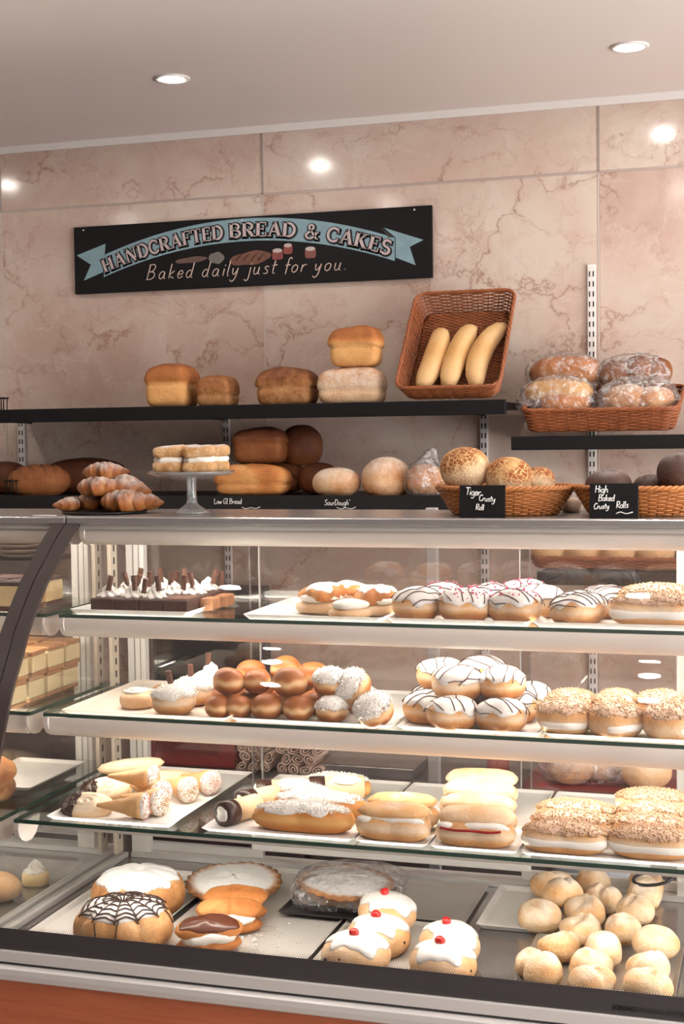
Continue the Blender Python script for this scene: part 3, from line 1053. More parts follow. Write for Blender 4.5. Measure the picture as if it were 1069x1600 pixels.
def lamp_part(g, x0, x1, yf, z, lamp, h=1.0):
    if lamp == 'slim':
        part('lamp_strip', Acc().box(x0 + .05, x1 - .02, yf + .010, yf + .014, z - .0085, z - .0005, .001).build('lamp_strip'), CASE_PLASTIC, g)
        part('lamp_tube', Acc().tube([(x0 + .06, yf + .022, z - .005), (x1 - .03, yf + .022, z - .005)], .0035, 10).build('lamp_tube', True), emit('tube_glow_slim', (1.0, 0.93, 0.84), STRIP_POWER * 2.3), g)
    elif lamp:
        P = np.array([(0, -.0005), (-.0025, -.010), (-.0015, -.022), (.004, -.0315), (.012, -.0355)]) * [1, h] + [yf, z]
        part('lamp_valance', sweep_profile(smooth_path(P, 3), x0 + .012, x1 - .006, .0022).build('lamp_valance', True), CASE_PLASTIC, g, label='rounded white lamp cover under the shelf front')
        A = Acc().tube([(x0 + .03, yf + .030, z - .019 * h), (x1 - .03, yf + .030, z - .019 * h)], .0085, 12)
        part('lamp_tube', A.build('lamp_tube', True), emit('tube_glow', (1.0, 0.93, 0.84), STRIP_POWER), g)
    for s, xx in ((0, x0), (1, x1)):
        a, b = (xx + .001, xx + .011) if s == 0 else (xx - .006, xx - .001)
        cp = (np.array(CAPP) * [1, h] + [yf, z])
        part('end_cap', recalc(Acc().prism(cp, a, b, 'x').build('end_cap')), CASE_PLASTIC, g)


def build_case(lab, x0, x1, main):
    c = thing('display_case', lab, 'display case', ((x0 + x1) / 2, 2.45, 0))
    inv = Vector((-(x0 + x1) / 2, -2.45, 0))

    def P_(name, me, mat, **kw):
        return part(name, me, mat, c, inv, **kw)
    # counter top
    A = Acc().box(x0, x1, 2.548, 2.84, ZC - .016, ZC, .003)
    P_('counter_top', A.build('counter_top'), plain('counter_steel', (0.55, 0.535, 0.53), 0.24, 0.7))
    g = P_('top_rail', Acc().box(x0 + .004, x1 - .004, 2.556, 2.60, ZC - .026, ZC - .0165).build('rail'), ALU)
    lamp_part(g, x0 + (.022 if main else .02), x1, 2.566, ZC - .026, True, .85)
    # shelves
    for (yf, z, lm) in ((Y1, S1, True), (Y2, S2, True), (Y3, S3, 'slim')):
        s = shelf_part(c, x0 + .026, x1 - .004, yf, z, lm)
        s.location = inv
    # front glass, dark frames
    P_('front_glass', sweep_profile(PROF, x0 + .029, x1 - .029, .005).build('front_glass', True), GLASS)
    for a, b in ((x0, x0 + .0275), (x1 - .0275, x1)):
        P_('frame_strip', sweep_profile(PROF, a, b, .008).build('frame_strip', True), DARK_FRAME, label='dark brown curved frame strip')
    # dark print along the bottom of the glass
    low = smooth_path([(2.1560, .643), (2.1515, .622), (2.1495, .6075)], 3) - [.0056, 0]
    band = P_('glass_print', sweep_profile(low, x0 + .03, x1 - .03, .0008).build('glass_print', True), DARK_STRIP)
    A = Acc()
    for r_ in range(3):
        sz = .0011 - .00028 * r_
        k = int((x1 - x0 - .07) / .0042)
        for i in range(k):
            xx = x0 + .034 + (i + .5 * (r_ % 2)) * .0042
            zz = .6445 + r_ * .0026
            yy = 2.1508 + (zz - .643) * .21
            A.add([(xx - sz, yy, zz), (xx, yy, zz - sz), (xx + sz, yy, zz), (xx, yy, zz + sz)], [(0, 1, 2, 3)])
    part('print_dots', A.build('print_dots'), DARK_STRIP, band, kind='stuff')
    # end glass
    for xx in (x0 + .014, x1 - .014):
        poly = np.vstack([PROF + [.008, 0], [(2.755, .60), (2.755, 1.327)]])
        P_('end_glass', recalc(Acc().prism(poly, xx - .003, xx + .003, 'x').build('end_glass')), GLASS)
        P_('end_rail', Acc().box(xx - .010, xx + .010, 2.17, 2.75, DK, DK + .012, .002).build('end_rail'), ALU)
    # rear posts
    for xx in (x0 + .040, x1 - .089):
        q = P_('rear_post', Acc().box(xx - .012, xx + .030, 2.757, 2.778, DK, ZC - .017, .002).build('rear_post'), ENAMEL, label='white rear upright')
        part('groove', Acc().box(xx + .004, xx + .007, 2.7562, 2.7568, DK + .05, ZC - .03).build('groove'), plain('groove_grey', (.30, .27, .25), .5), q)
        part('groove', Acc().box(xx + .018, xx + .020, 2.7562, 2.7568, DK + .05, ZC - .03).build('groove'), plain('groove_grey', (.30, .27, .25), .5), q)
    # rack strips that carry the shelves
    for xx in (x0 + .017, x1 - .017):
        A = Acc().box(xx - .004, xx + .004, 2.700, 2.730, DK + .02, ZC - .02)
        q = P_('rack_strip', A.build('rack_strip'), plain('cream_enamel', (.60, .52, .42), .4))
        A = Acc()
        z = DK + .05
        while z < ZC - .05:
            A.box(xx - .0046, xx + .0046, 2.712, 2.718, z, z + .014)
            z += .027
        part('slots', A.build('slots'), plain('slot_dark', (0.03, 0.025, 0.025), 0.7), q, kind='stuff')
    # deck, base
    P_('deck', Acc().box(x0 + .004, x1 - .004, 2.165, 2.80, DK - .012, DK).build('deck'), plain('deck_steel', (0.42, 0.405, 0.40), 0.2, 0.85))
    P_('glass_channel', Acc().box(x0, x1, 2.138, 2.163, .5865, .6072, .002).build('glass_channel'), ALU)
    P_('channel_gap', Acc().box(x0, x1, 2.142, 2.163, .5825, .5862).build('channel_gap'), DARKGREY)
    bp = [(2.160, .582), (2.139, .582), (2.131, .577), (2.129, .568), (2.132, .558), (2.140, .553), (2.160, .553)]
    P_('bumper_rail', recalc(Acc().prism(bp, x0, x1, 'x').build('bumper_rail')), ALU)
    P_('wood_front', Acc().box(x0, x1, 2.144, 2.16, .12, .5526).build('wood_front'), ORANGE_WOOD, label='orange wood front panel')
    P_('cabinet', Acc().box(x0 + .003, x1 - .003, 2.162, 2.80, .12, .577).build('cabinet'), DARKGREY)
    P_('plinth', Acc().box(x0 + .02, x1 - .02, 2.20, 2.78, 0, .12).build('plinth'), BLACKTRAY)
    # rear sliding doors
    xs = [(x0 + .06, x_at(410, 2.785, .9), 2.782), (x_at(395, 2.795, .9), x_at(830, 2.795, .9), 2.794), (x_at(815, 2.785, .9), x1 - .05, 2.782)] if main else [(x0 + .06, x1 - .05, 2.785)]
    for i, (a, b, y) in enumerate(xs):
        d = P_('rear_door', Acc().box(a, b, y - .0025, y + .0025, DK + .075, ZC - .02).build('rear_door'), REARGLASS, label='sliding glass door at the back of the case')
        for ex in (a, b):
            part('door_edge', Acc().box(ex - .0012, ex + .0012, y - .0035, y + .0035, DK + .075, ZC - .02).build('door_edge'), plain('edge_grey', (.42, .40, .40), .2, spec=.8), d)
        if main and i == 1:
            part('door_rail', Acc().box(a, b, y - .020, y - .0045, DK + .028, DK + .072, .003).build('door_rail'), ENAMEL, d)
        else:
            part('door_rail', Acc().box(a, b, y - .006, y + .006, DK + .030, DK + .0745).build('door_rail'), plain('door_rail_steel', (.5, .47, .45), .3, .6), d) if not (main and i in (0, 2)) else part('door_rail', Acc().box(a, b, y - .006, y + .006, DK + .012, DK + .030).build('door_rail'), ALU, d)
    P_('rear_sill', Acc().box(x0 + .03, x1 - .03, 2.75, 2.80, DK + .0005, DK + .0115).build('rear_sill'), ALU)
    return c


CX0, CX1 = -1.375, -0.086
case = build_case('long refrigerated display case with curved glass, filled with cakes and doughnuts', CX0, CX1, True)
# maker's lettering at the foot of the glass
for txt, px, col, off, sp in (('JORDAO', 958, (.002, .002, .002), .00025, 1.0), ('COOLING SYSTEMS', 995, (.018, .016, .017), .0, 1.0)):
    fc = bpy.data.curves.new('lettering', 'FONT')
    fc.body = txt
    fc.size = .0090
    fc.offset = off
    fc.extrude = .0002
    fo = bpy.data.objects.new('lettering', fc)
    COL.objects.link(fo)
    fc.materials.append(plain('print_' + txt[:3].lower(), col, .4))
    me_ = bpy.data.meshes.new_from_object(fo.evaluated_get(bpy.context.evaluated_depsgraph_get()))
    bpy.data.objects.remove(fo)
    fo = bpy.data.objects.new('lettering', me_)
    COL.objects.link(fo)
    p = on_y(px, 1563, 2.1448)
    fo.parent = case
    fo.location = (p[0] - (CX0 + CX1) / 2, 2.1424 - 2.45, .6165)
    fo.rotation_euler = (PI / 2 - .1, 0, 0)
case2 = build_case('neighbouring curved glass display case with cream slices, beyond the dark frame', -2.35, -1.3775, False)

# ------------------------------------------------------------------ trays
def tray(lab, x0, x1, y0, y1, z, mat, rim=.006, rz=0.0, flare=.008, name='serving_tray', th=.0018):
    cx, cy = (x0 + x1) / 2, (y0 + y1) / 2
    a, b = (x1 - x0) / 2, (y1 - y0) / 2

    def rr(a, b, z, r=.006):
        pts = []
        for sx, sy, a0 in ((1, 1, 0), (-1, 1, 90), (-1, -1, 180), (1, -1, 270)):
            for k in range(4):
                t = math.radians(a0 + 30 * k)
                pts.append((sx * (a - r) + r * math.cos(t), sy * (b - r) + r * math.sin(t), z))
        return np.array(pts)
    A = Acc()
    A.loft([rr(a - flare - .001, b - flare - .001, 0), rr(a - flare, b - flare, .0004), rr(a, b, rim), rr(a - .0015, b - .0015, rim + .0003), rr(a - flare - th, b - flare - th, th), rr(a - flare - .004, b - flare - .004, th)])
    return solo(name, A.build('tray'), mat, lab, 'tray', (cx, cy, z + .0006), (0, 0, rz))


TZ = .0026     # goods stand this much above a tray's underside


# ------------------------------------------------------------------ goods
def up_bake(P, D):
    return .35 + .45 * D[:, 2]


def band_bake(P, D):       # fried dough: brown above and below a pale waist
    return .88 * sstep(.02, .42, np.abs(D[:, 2] + .02 + .14 * waves(D, 3, 2.6)))


def ball_mesh(v):
    f = blob(.0295, .0285, .0245, 2.1, 2.3, .022, .05, 20 + v)
    return f, once(('ball', v), lambda: body('doughnut', f, band_bake))


def doughnut_ball(lab, loc, v=0, rot=(0, 0, 0), sc=1.0):
    f, me = ball_mesh(v % 3)
    return solo('ball_doughnut', me, B_DOUGH, lab, 'doughnut', loc, rot, 'ball doughnuts in the pile', sc)


def coconut_bun(lab, loc, v=0, rot=(0, 0, 0), sc=1.0):
    f, me = ball_mesh(v % 3)
    t = thing('coconut_doughnut', lab, 'doughnut', loc, rot, 'coconut doughnuts', sc)
    b = part('dough', me, B_DOUGH, t)
    part('icing', once(('balli', v % 3), lambda: icing('icing', f, 1.35, .15, .0022, v)), ICING, t)
    part('coconut', once(('ballc', v % 3), lambda: bits('coconut', f, 460, .0014, 1.4, v, 'flake')), COCONUT, t, kind='stuff')
    return t


def roll_f(v):
    g = np.random.default_rng(300 + v)
    ang, dep = g.uniform(0, PI), g.uniform(.004, .009)
    ang2, off2, dep2 = ang + g.uniform(.6, 1.4), g.uniform(-.014, .014), g.uniform(.002, .006)

    def crease(P, D):
        d = P[:, 0] * math.sin(ang) - P[:, 1] * math.cos(ang)
        P[:, 2] -= dep * np.exp(-(d / .005) ** 2) * (D[:, 2] > 0) * D[:, 2]
        d2 = P[:, 0] * math.sin(ang2) - P[:, 1] * math.cos(ang2) - off2
        P[:, 2] -= dep2 * np.tanh(d2 / .003) * (D[:, 2] > 0) * D[:, 2]
        return P
    return blob(.040 + g.uniform(-.002, .002), .035 + g.uniform(-.002, .002), .027, 2.3, 2.2, .022, .08, 300 + v, 2.0, crease, .018)


def bread_roll(lab, loc, v=0, rot=(0, 0, 0), sc=1.0, mat=None, name='bread_roll', group='pale rolls piled on the case deck'):
    v %= 6
    f = roll_f(v)
    me = once(('roll', v), lambda: body('roll', f, lambda P, D: .28 + .42 * waves(D, v, 2.4) - .2 * np.exp(-((D[:, 2] + .1) / .22) ** 2) + .2 * (D[:, 2] < -.3), lambda P, D: sstep(.15, .8, D[:, 2]) * .85))
    return solo(name, me, mat or B_ROLL, lab, 'bread roll', loc, rot, group, sc)


def iced_f(v, a=.046, b=.039, h=.031):
    def fold(P, D):
        d = P[:, 1] + .4 * P[:, 0] - .006 * (v - 1.5)
        P[:, 2] -= .004 * np.exp(-(d / .007) ** 2) * sstep(.2, .7, D[:, 2])
        return P
    return blob(a, b, h, 2.5, 2.3, h * .80, .09, 40 + v, 1.9, fold, .016)


def iced_bun(lab, loc, v=0, rot=(0, 0, 0), sc=1.0, stripes=True, pink=False, shape=(.046, .039, .031), name='iced_bun', cat='bun', group='iced buns with chocolate stripes', stripe_n=6, t0=1.18):
    v %= 4
    f = iced_f(v, *shape)
    key = (v,) + shape
    t = thing(name, lab, cat, loc, rot, group, sc)
    part('dough', once(('ib', key), lambda: body('dough', f, lambda P, D: .62 - .55 * np.exp(-((D[:, 2] - .02) / .16) ** 2) + .25 * waves(D, v, 2) + .2 * (D[:, 2] < -.2))), B_SOFT, t)
    ic = part('icing', once(('ibi', key, t0), lambda: icing('icing', f, t0, .24, .0026, 60 + v)), ICING, t)
    if stripes:
        part('drizzle', once(('ibd', key, stripe_n), lambda: drizzle('drizzle', f, zigzag(stripe_n, .8, .5 + v, v))), plain('drizzle_brown', (.085, .036, .026), .35), ic)
    if pink:
        part('sprinkles', once(('ibs', key), lambda: bits('sprinkles', f, 46, .0019, 1.0, v, 'nut', .004)), PINK, ic, kind='stuff')
    return t


def nut_bun(lab, loc, v=0, rot=(0, 0, 0), sc=1.0, shape=(.047, .042, .032)):
    v %= 3
    f = iced_f(v + 7, *shape)
    t = thing('nut_doughnut', lab, 'doughnut', loc, rot, 'nut topped cream doughnuts', sc)
    part('dough', once(('nb', v, shape), lambda: body('dough', f, lambda P, D: .62 - .5 * np.exp(-((D[:, 2] + .15) / .25) ** 2))), B_SOFT, t)
    part('cream', once(('nbc', v, shape), lambda: band('cream', f, -.30, .02, 33 + v)), CREAM, t)
    ic = part('icing', once(('nbi', v, shape), lambda: icing('icing', f, 1.12, .10, .0025, 80 + v)), plain('fudge_icing', (.72, .50, .36), .35), t)
    part('nuts', once(('nbn', v, shape), lambda: bits('nuts', f, 420, .0017, 1.16, v, 'nut', .003)), NUT, ic, kind='stuff')
    return t


def band(name, f, z0, z1, seed, front=(-2.6, -.5), out=.004):
    """cream squeezed out of a split, along part of the side"""
    n, m = 26, 7
    ph = np.linspace(front[0], front[1], n)
    g = np.random.default_rng(seed)
    wob = 1 + .25 * np.cos(ph * 7 + g.uniform(0, 6))
    V, Fc = [], []
    for i in range(m):
        u = i / (m - 1)
        zz = z0 + (z1 - z0) * u
        e = math.sin(u * PI)
        taper = np.sin(np.linspace(0, PI, n)) ** .5
        d = np.c_[np.cos(ph) * f.r[0], np.sin(ph) * f.r[1], np.full(n, zz) * f.r[2] * 1.6]
        d /= np.linalg.norm(d, axis=1, keepdims=True)
        V += list(f(d) + d * (out * e * taper * wob - .001)[:, None])
    for i in range(m - 1):
        for j in range(n - 1):
            Fc.append((i * n + j, i * n + j + 1, (i + 1) * n + j + 1, (i + 1) * n + j))
    return mesh(name, V, Fc, True)


def finger_f(v, L=.072, w=.026, h=.024):
    return blob(L, w, h, 3.0, 2.4, h * .84, .06, 90 + v, 1.9, None, .014)


def finger(lab, loc, v=0, rot=(0, 0, 0), sc=1.0, top='nut', dims=(.072, .026, .024), name='finger_bun', group='long finger buns', dough=None, cream=True):
    v %= 3
    f = finger_f(v, *dims)
    key = (v,) + dims
    t = thing(name, lab, 'finger bun', loc, rot, group, sc)
    dk = dough or B_SOFT
    part('dough', once(('fg', key), lambda: body('dough', f, lambda P, D: .58 - .62 * np.exp(-((P[:, 2] / (2 * f.r[2]) - .45) / .16) ** 2))), dk, t)
    if top == 'nut':
        ic = part('icing', once(('fgi', key), lambda: icing('icing', f, 1.08, .08, .0022, v)), plain('fudge_icing', (.72, .50, .36), .35), t)
        part('nuts', once(('fgn', key), lambda: bits('nuts', f, 620, .0017, 1.14, v, 'nut', .0028)), NUT, ic, kind='stuff')
    elif top == 'coconut':
        ic = part('icing', once(('fgj', key), lambda: icing('icing', f, .92, .24, .0022, v, 44, 11, .10, 7)), ICING, t)
        part('coconut', once(('fgc', key), lambda: bits('coconut', f, 760, .0015, .98, v, 'flake', .003)), COCONUT, ic, kind='stuff')
    elif top == 'sugar':
        part('sugar_dust', once(('fgs', key), lambda: icing('sugar', f, .95, .10, .0008, v)), plain('sugar_glaze', (.82, .66, .48), .55, var=.15, vscale=60), t)
    if top == 'cream' or top == 'sugar':
        A = Acc()
        n_ = 60
        xx = np.linspace(-1, 1, n_) * dims[0] * .88
        gg = np.random.default_rng(v + 77)
        rr = dims[2] * .30 * (1 - np.abs(np.linspace(-1, 1, n_)) ** 6 * .7) * (1 + .10 * np.sin(np.cumsum(gg.uniform(.05, .55, n_))))
        A.tube(np.c_[xx, -dims[1] * (.60 + .06 * np.sin(xx * 90 + v)), dims[2] * (1.40 + .08 * np.sin(xx * 60 + v))], rr, 10)
        part('cream', once(('fgx', key), lambda: A.build('cream', True)), CREAM, t)
        if top == 'sugar':
            fl = finger_f(v + 5, dims[0] * .98, dims[1] * .92, dims[2] * .42)
            part('lid', once(('fgk', key), lambda: body('lid', fl, lambda P, D: .34 + .2 * D[:, 2] + .15 * waves(D, v, 3), lambda P, D: sstep(.3, .8, D[:, 2]))), bread('sugared_lid', (0.84, 0.60, 0.36), (0.68, 0.36, 0.14), (0.42, 0.16, 0.05), (0.88, 0.78, 0.66), nz=.35, scale=30), t, (0, dims[1] * .10, dims[2] * 1.50), (.14, 0, 0))
        if top == 'cream':
            fl = finger_f(v + 5, dims[0] * .98, dims[1] * .80, dims[2] * .55)
            part('lid', once(('fgl', key), lambda: body('lid', fl, lambda P, D: .14 + .22 * D[:, 2])), dk, t, (0, dims[1] * .22, dims[2] * 1.48), (.30, 0, 0))
    if top == 'nut' and cream:
        part('cream', once(('fgb', key), lambda: band('cream', f, -.25, .1, v, (-2.9, -.25), .003)), CREAM, t)
    return t


def swirl(name, r, h, seed=0, lobes=7, tw=2.6):
    n, m = 42, 13
    ph = np.arange(n) * 2 * PI / n
    A = Acc()
    rings = []
    for i in range(m):
        u = i / (m - 1)
        rad = r * (1 - u) ** .75 * (1 + .10 * math.sin(u * PI * 4)) + .0006
        rings.append(np.c_[rad * (1 + .17 * np.cos(lobes * ph + tw * 3 * u)) * np.cos(ph), rad * (1 + .17 * np.cos(lobes * ph + tw * 3 * u)) * np.sin(ph), np.full(n, h * u)])
    return A.loft(rings).build(name, True)


def flake_mesh(L=.030):
    A = Acc()
    g = np.random.default_rng(5)
    ring = lambda z: np.c_[.0054 * np.cos(np.arange(9) * 2 * PI / 9) * g.uniform(.8, 1.2, 9), .0054 * np.sin(np.arange(9) * 2 * PI / 9) * g.uniform(.8, 1.2, 9), np.full(9, z)]
    return A.loft([ring(z) for z in np.linspace(0, L, 5)]).build('flake', False)


# ================================================================== shelf one
tz = S1 + TZ
pA, pB, pC = on_z(106, 957, tz), on_z(275, 968, tz), on_z(375, 938, tz)
tray('white card tray under the chocolate brownies', pA[0] + .008, pB[0] + .004, 2.462, 2.735, S1, PAPER, .010)
X = lambda px, Y=2.50, z=tz: x_at(px, Y, z)
bx0, bx1 = pA[0] + .040, pB[0] - .008
NBX, NBY = 4, 3
bw, bd = (bx1 - bx0) / NBX, .076
SQ = Acc().box(-bw / 2 + .0008, bw / 2 - .0008, -bd / 2 + .0008, bd / 2 - .0008, 0, .027, .003).build('slab', False)
CS = once('swirl', lambda: swirl('cream', .021, .027))
FLK = once('flake', lambda: flake_mesh())
colw = ['nearest the dark frame', 'second from the dark frame', 'third from the dark frame', 'furthest from the dark frame']
roww = ['front', 'middle', 'rear']
for i in range(NBX):
    for j in range(NBY):
        t = thing('chocolate_brownie', 'square chocolate brownie with piped cream, %s row, %s' % (roww[j], colw[i]), 'brownie', (bx0 + bw * (i + .5), 2.487 + bd * (j + .5), tz), group='brownies on the top shelf tray')
        part('sponge', SQ, BROWNIE, t)
        if i == 3 and j == 0:
            part('cocoa_dust', Acc().box(-bw * .42, bw * .42, -bd * .42, bd * .42, .0271, .0285, .0006).build('dust'), plain('cocoa', (.16, .07, .04), .9, var=.3, vscale=90), t)
            continue
        part('cream', CS, CREAM, t, (-.004 + .006 * math.sin(i * 3 + j), .004 * math.cos(i + 2 * j), .0268), (0, 0, i + j))
        part('flake', FLK, CHOCMILK, t, (.007 * math.sin(i + j * 2), -.008, .0405), (.12 * math.sin(i * 5 + j), .25 * math.cos(i * 2 + j * 3), 0))
        if (i + j) % 2:
            part('flake', FLK, CHOCMILK, t, (.016, .010, .0345), (.1, .35 - .1 * i, 0))
for k, (px, Y, lab) in enumerate(((322, 2.52, 'small nut square at the front of the brownie tray end'), (345, 2.58, 'small nut square behind another at the brownie tray end'))):
    solo('nut_square', Acc().box(-.014, .014, -.022, .022, 0, .024, .003).build('nut_square'), plain('nut_square', (.30, .13, .06), .7, var=.4, vscale=90, bump=.5), lab, 'cake', (x_at(px, Y, tz) - .012, Y + .05, tz))

tray('cream paper tray under the sugared pastries', X(390), X(606), 2.462, 2.735, S1, PAPER, .009)
tray('white paper tray under the sprinkled iced buns', X(612), X(832), 2.462, 2.735, S1, PAPER, .009)
tray('white paper tray under the nut topped finger on the top shelf', X(838), CX1 - .048, 2.462, 2.735, S1, PAPER, .009)


def danish(lab, loc, v, rot=(0, 0, 0), sc=1.0, cap=True):
    t = thing('danish_pastry', lab, 'pastry', loc, rot, 'sugared flaky pastries', sc)
    f = blob(.047, .043, .013, 2.4, 2.6, .011, .10, 500 + v, 2.4, None, .03)
    f2 = blob(.043, .038, .019, 2.2, 2.2, .009, .16, 520 + v, 3.0, None, .06)
    part('base', once(('dn', v), lambda: body('base', f, lambda P, D: .25 + .2 * waves(D, v, 3))), B_SOFT, t)
    part('cream', once(('dnc', v), lambda: body('cream', blob(.041, .037, .012, 2.2, 2.2, .01, .1, 540 + v, 3), lambda P, D: P[:, 2] * 0)), CREAM, t, (0, 0, .018))
    if cap:
        part('lid', once(('dnl', v), lambda: body('lid', f2, lambda P, D: .50 + .35 * waves(D, v + 3, 4))), B_GOLD, t, (.001, .002, .026), (.06, -.05, .4))
        part('icing', once(('dni', v), lambda: icing('icing', f2, .88, .34, .0014, v)), ICING, t, (.001, .002, .026), (.06, -.05, .4))
    return t


def put(fn, lab, px, Y, z, v=0, rz=0.0, sc=1.0, rot=None, **kw):
    return fn(lab, (x_at(px, Y, z + .02), Y, z), v, rot or (0, 0, rz), sc, **kw)


put(danish, 'round cream filled pastry with sugared lid at the tray corner', 503, 2.565, tz, 0, .2, 1.06)
put(danish, 'flaky cream pastry without lid at the front of the paper tray', 548, 2.505, tz, 1, 1.0, .88, cap=False)
put(danish, 'cream pastry with white icing lid, next to the striped buns', 588, 2.555, tz, 2, .4, 1.0)
put(danish, 'sugared pastry half hidden behind two cream pastries', 548, 2.66, tz, 0, 2.2, .95)
IB = [(650, 2.512, 0, .1, False, 'iced bun with chocolate stripes, first of the front row on the top shelf'),
      (727, 2.508, 1, .3, True, 'iced bun with stripes and pink sprinkles, second of the front row'),
      (806, 2.512, 2, -.2, True, 'iced bun with stripes and pink sprinkles, third of the front row'),
      (842, 2.590, 3, .8, False, 'iced bun with few stripes at the tray edge behind the front row'),
      (690, 2.605, 2, .6, True, 'pink sprinkled iced bun behind the first striped bun'),
      (762, 2.600, 0, -.5, True, 'pink sprinkled iced bun behind the gap of second and third buns'),
      (820, 2.680, 1, .2, True, 'pink sprinkled iced bun at the rear of the tray')]
for px, Y, v, rz, pk, lab in IB:
    put(iced_bun, lab, px, Y, tz, v, rz, 1.02, pink=pk, t0=1.30)
put(iced_bun, 'short iced finger with brown stripes pointing out of the top shelf', 905, 2.515, tz, 1, 1.25, 1.0, shape=(.060, .042, .030), stripe_n=9, t0=1.25)
put(iced_bun, 'iced finger with brown stripes behind the other striped finger', 942, 2.625, tz, 2, 1.4, 1.0, shape=(.060, .042, .030), stripe_n=9, t0=1.25)
put(finger, 'nut topped cream finger at the end of the top shelf, front', 1022, 2.512, tz, 0, 0, 1.0, dims=(.080, .036, .030), top='nut')
put(finger, 'nut topped cream finger on the top shelf behind another', 1030, 2.60, tz, 1, 0, 1.0, dims=(.080, .036, .034), top='nut')

# ================================================================== shelf two
tz = S2 + TZ
X = lambda px, Y=2.42, z=tz: x_at(px, Y, z)
tray('long cream paper tray holding the cream doughnuts', on_z(92, 1114, S2)[0] + .006, X(362), 2.392, 2.735, S2, KRAFT, .007)
tray('white tray under the pile of ball doughnuts', X(366), X(618), 2.398, 2.735, S2, PAPER, .007)
tray('white tray under the pile of striped iced buns', X(624), X(848), 2.398, 2.735, S2, PAPER, .007)
tray('white tray under the nut topped doughnuts', X(853), CX1 - .048, 2.398, 2.735, S2, PAPER, .007)


def whirl_cookie(lab, loc, v, rot, sc):
    f = blob(.036, .034, .018, 2.2, 2.6, .015, .06, 610 + v, 2)
    t = thing('cream_whirl', lab, 'pastry', loc, rot, None, sc)
    part('base', once(('wc', v), lambda: body('base', f, lambda P, D: .25 + .15 * waves(D, v, 3))), B_SOFT, t)
    A = Acc()
    a = np.linspace(0, 4.2 * PI, 60)
    r = .030 * (1 - a / (4.6 * PI))
    zz = np.array([f(np.array([[x, y, .8 * .018]]) / np.linalg.norm([x, y, .8 * .018]))[0][2] for x, y in zip(r * np.cos(a), r * np.sin(a))])
    A.tube(np.c_[r * np.cos(a), r * np.sin(a), zz + .001], .0042, 8)
    part('icing_swirl', A.build('icing_swirl', True), CREAM, t)
    part('cocoa_line', (Acc().tube(np.c_[r * .93 * np.cos(a + .4), r * .93 * np.sin(a + .4), zz + .0042], .0011, 5)).build('line', True), CHOCMILK, t)
    return t


put(whirl_cookie, 'round pastry with a piped cream swirl, alone on the cream tray', 215, 2.475, tz, 0, .3, 1.0)
solo('orange_tart', body('tart', blob(.030, .028, .014, 2.2, 2.4, .012, .08, 631), lambda P, D: .45 + .2 * D[:, 2]), B_GOLD, 'flat golden pastry half hidden behind the piped cream swirl', 'pastry', (X(250, 2.56), 2.585, tz))


def cream_doughnut(lab, loc, v, rot, sc, coco=True):
    f = blob(.041, .037, .027, 2.3, 2.2, .024, .05, 650 + v)
    t = thing('cream_doughnut', lab, 'doughnut', loc, rot, 'cream doughnuts with chocolate flakes', sc)
    part('dough', once(('cd', v), lambda: body('dough', f, lambda P, D: .5 - .5 * np.exp(-((D[:, 2] - .0) / .25) ** 2) + .25 * (D[:, 2] < -.1))), B_SOFT, t)
    c = part('cream', once(('cdc', v), lambda: icing('cream', f, 1.25, .18, .006, v)), CREAM, t)
    if coco:
        part('coconut', once(('cdn', v), lambda: bits('coconut', f, 520, .0014, 1.2, v, 'flake', .006)), COCONUT, c, kind='stuff')
    else:
        part('cream_peak', CS, CREAM, t, (0, 0, .046))
    part('flake', FLK, CHOCMILK, t, (-.006, 0, .050 if coco else .060), (.05, -.15 + .12 * v, 0))
    return t


put(cream_doughnut, 'coconut cream doughnut with a chocolate flake, front of the cream tray', 273, 2.432, tz, 0, .2, 1.03)
put(cream_doughnut, 'coconut cream doughnut with a chocolate flake, second in line', 303, 2.525, tz, 1, .9, 1.0)
put(cream_doughnut, 'cream doughnut with high cream peak and flake, third in line', 330, 2.605, tz, 2, .4, 1.0, coco=False)

BALL = [(340, 2.425, 0, 'ball doughnut at the low front corner beside the cream tray'), (374, 2.432, 0, 'second ball doughnut of the bottom row'),
        (417, 2.428, 0, 'third ball doughnut of the bottom row'), (467, 2.428, 0, 'fourth ball doughnut of the bottom row, beside a coconut one')]
for i, (px, Y, lv, lab) in enumerate(BALL):
    put(doughnut_ball, lab, px, Y, tz, i, i * 1.3, [.86, .86, 1.0, .98][i])
for i, (px, Y) in enumerate(((352, 2.49), (394, 2.495), (442, 2.492), (492, 2.495), (372, 2.555), (420, 2.56), (470, 2.56))):
    put(doughnut_ball, 'ball doughnut low inside the pile, %s' % ['under the first upper ball', 'under the second upper ball', 'under the third upper ball', 'under the upper coconut ball', 'deep at the rear, first', 'deep at the rear, second', 'deep at the rear, third'][i], px, Y, tz, i + 1, i * .9, .96)
for i, (px, Y, lab) in enumerate(((358, 2.452, 'first ball doughnut of the upper row, nearest the flakes'), (402, 2.470, 'second ball doughnut of the upper row'), (454, 2.452, 'third and largest ball doughnut of the upper row'))):
    put(doughnut_ball, lab, px, Y, tz + .0405, i + 1, i * 1.7, [1.02, .95, 1.14][i])
for i, (px, Y, lab) in enumerate(((392, 2.535, 'ball doughnut showing its top behind the first two upper balls'), (446, 2.540, 'ball doughnut at the summit of the pile'), (488, 2.535, 'ball doughnut showing beside the upper coconut one'))):
    put(doughnut_ball, lab, px, Y, tz + [.042, .052, .043][i], i, i * 2.1, 1.03)
put(coconut_bun, 'coconut doughnut upper row, tilted beside the largest ball', 516, 2.462, tz + .0405, 0, .4, 1.12)
put(coconut_bun, 'coconut doughnut of the bottom row beside the fourth ball', 519, 2.428, tz, 1, 1.2, .98)
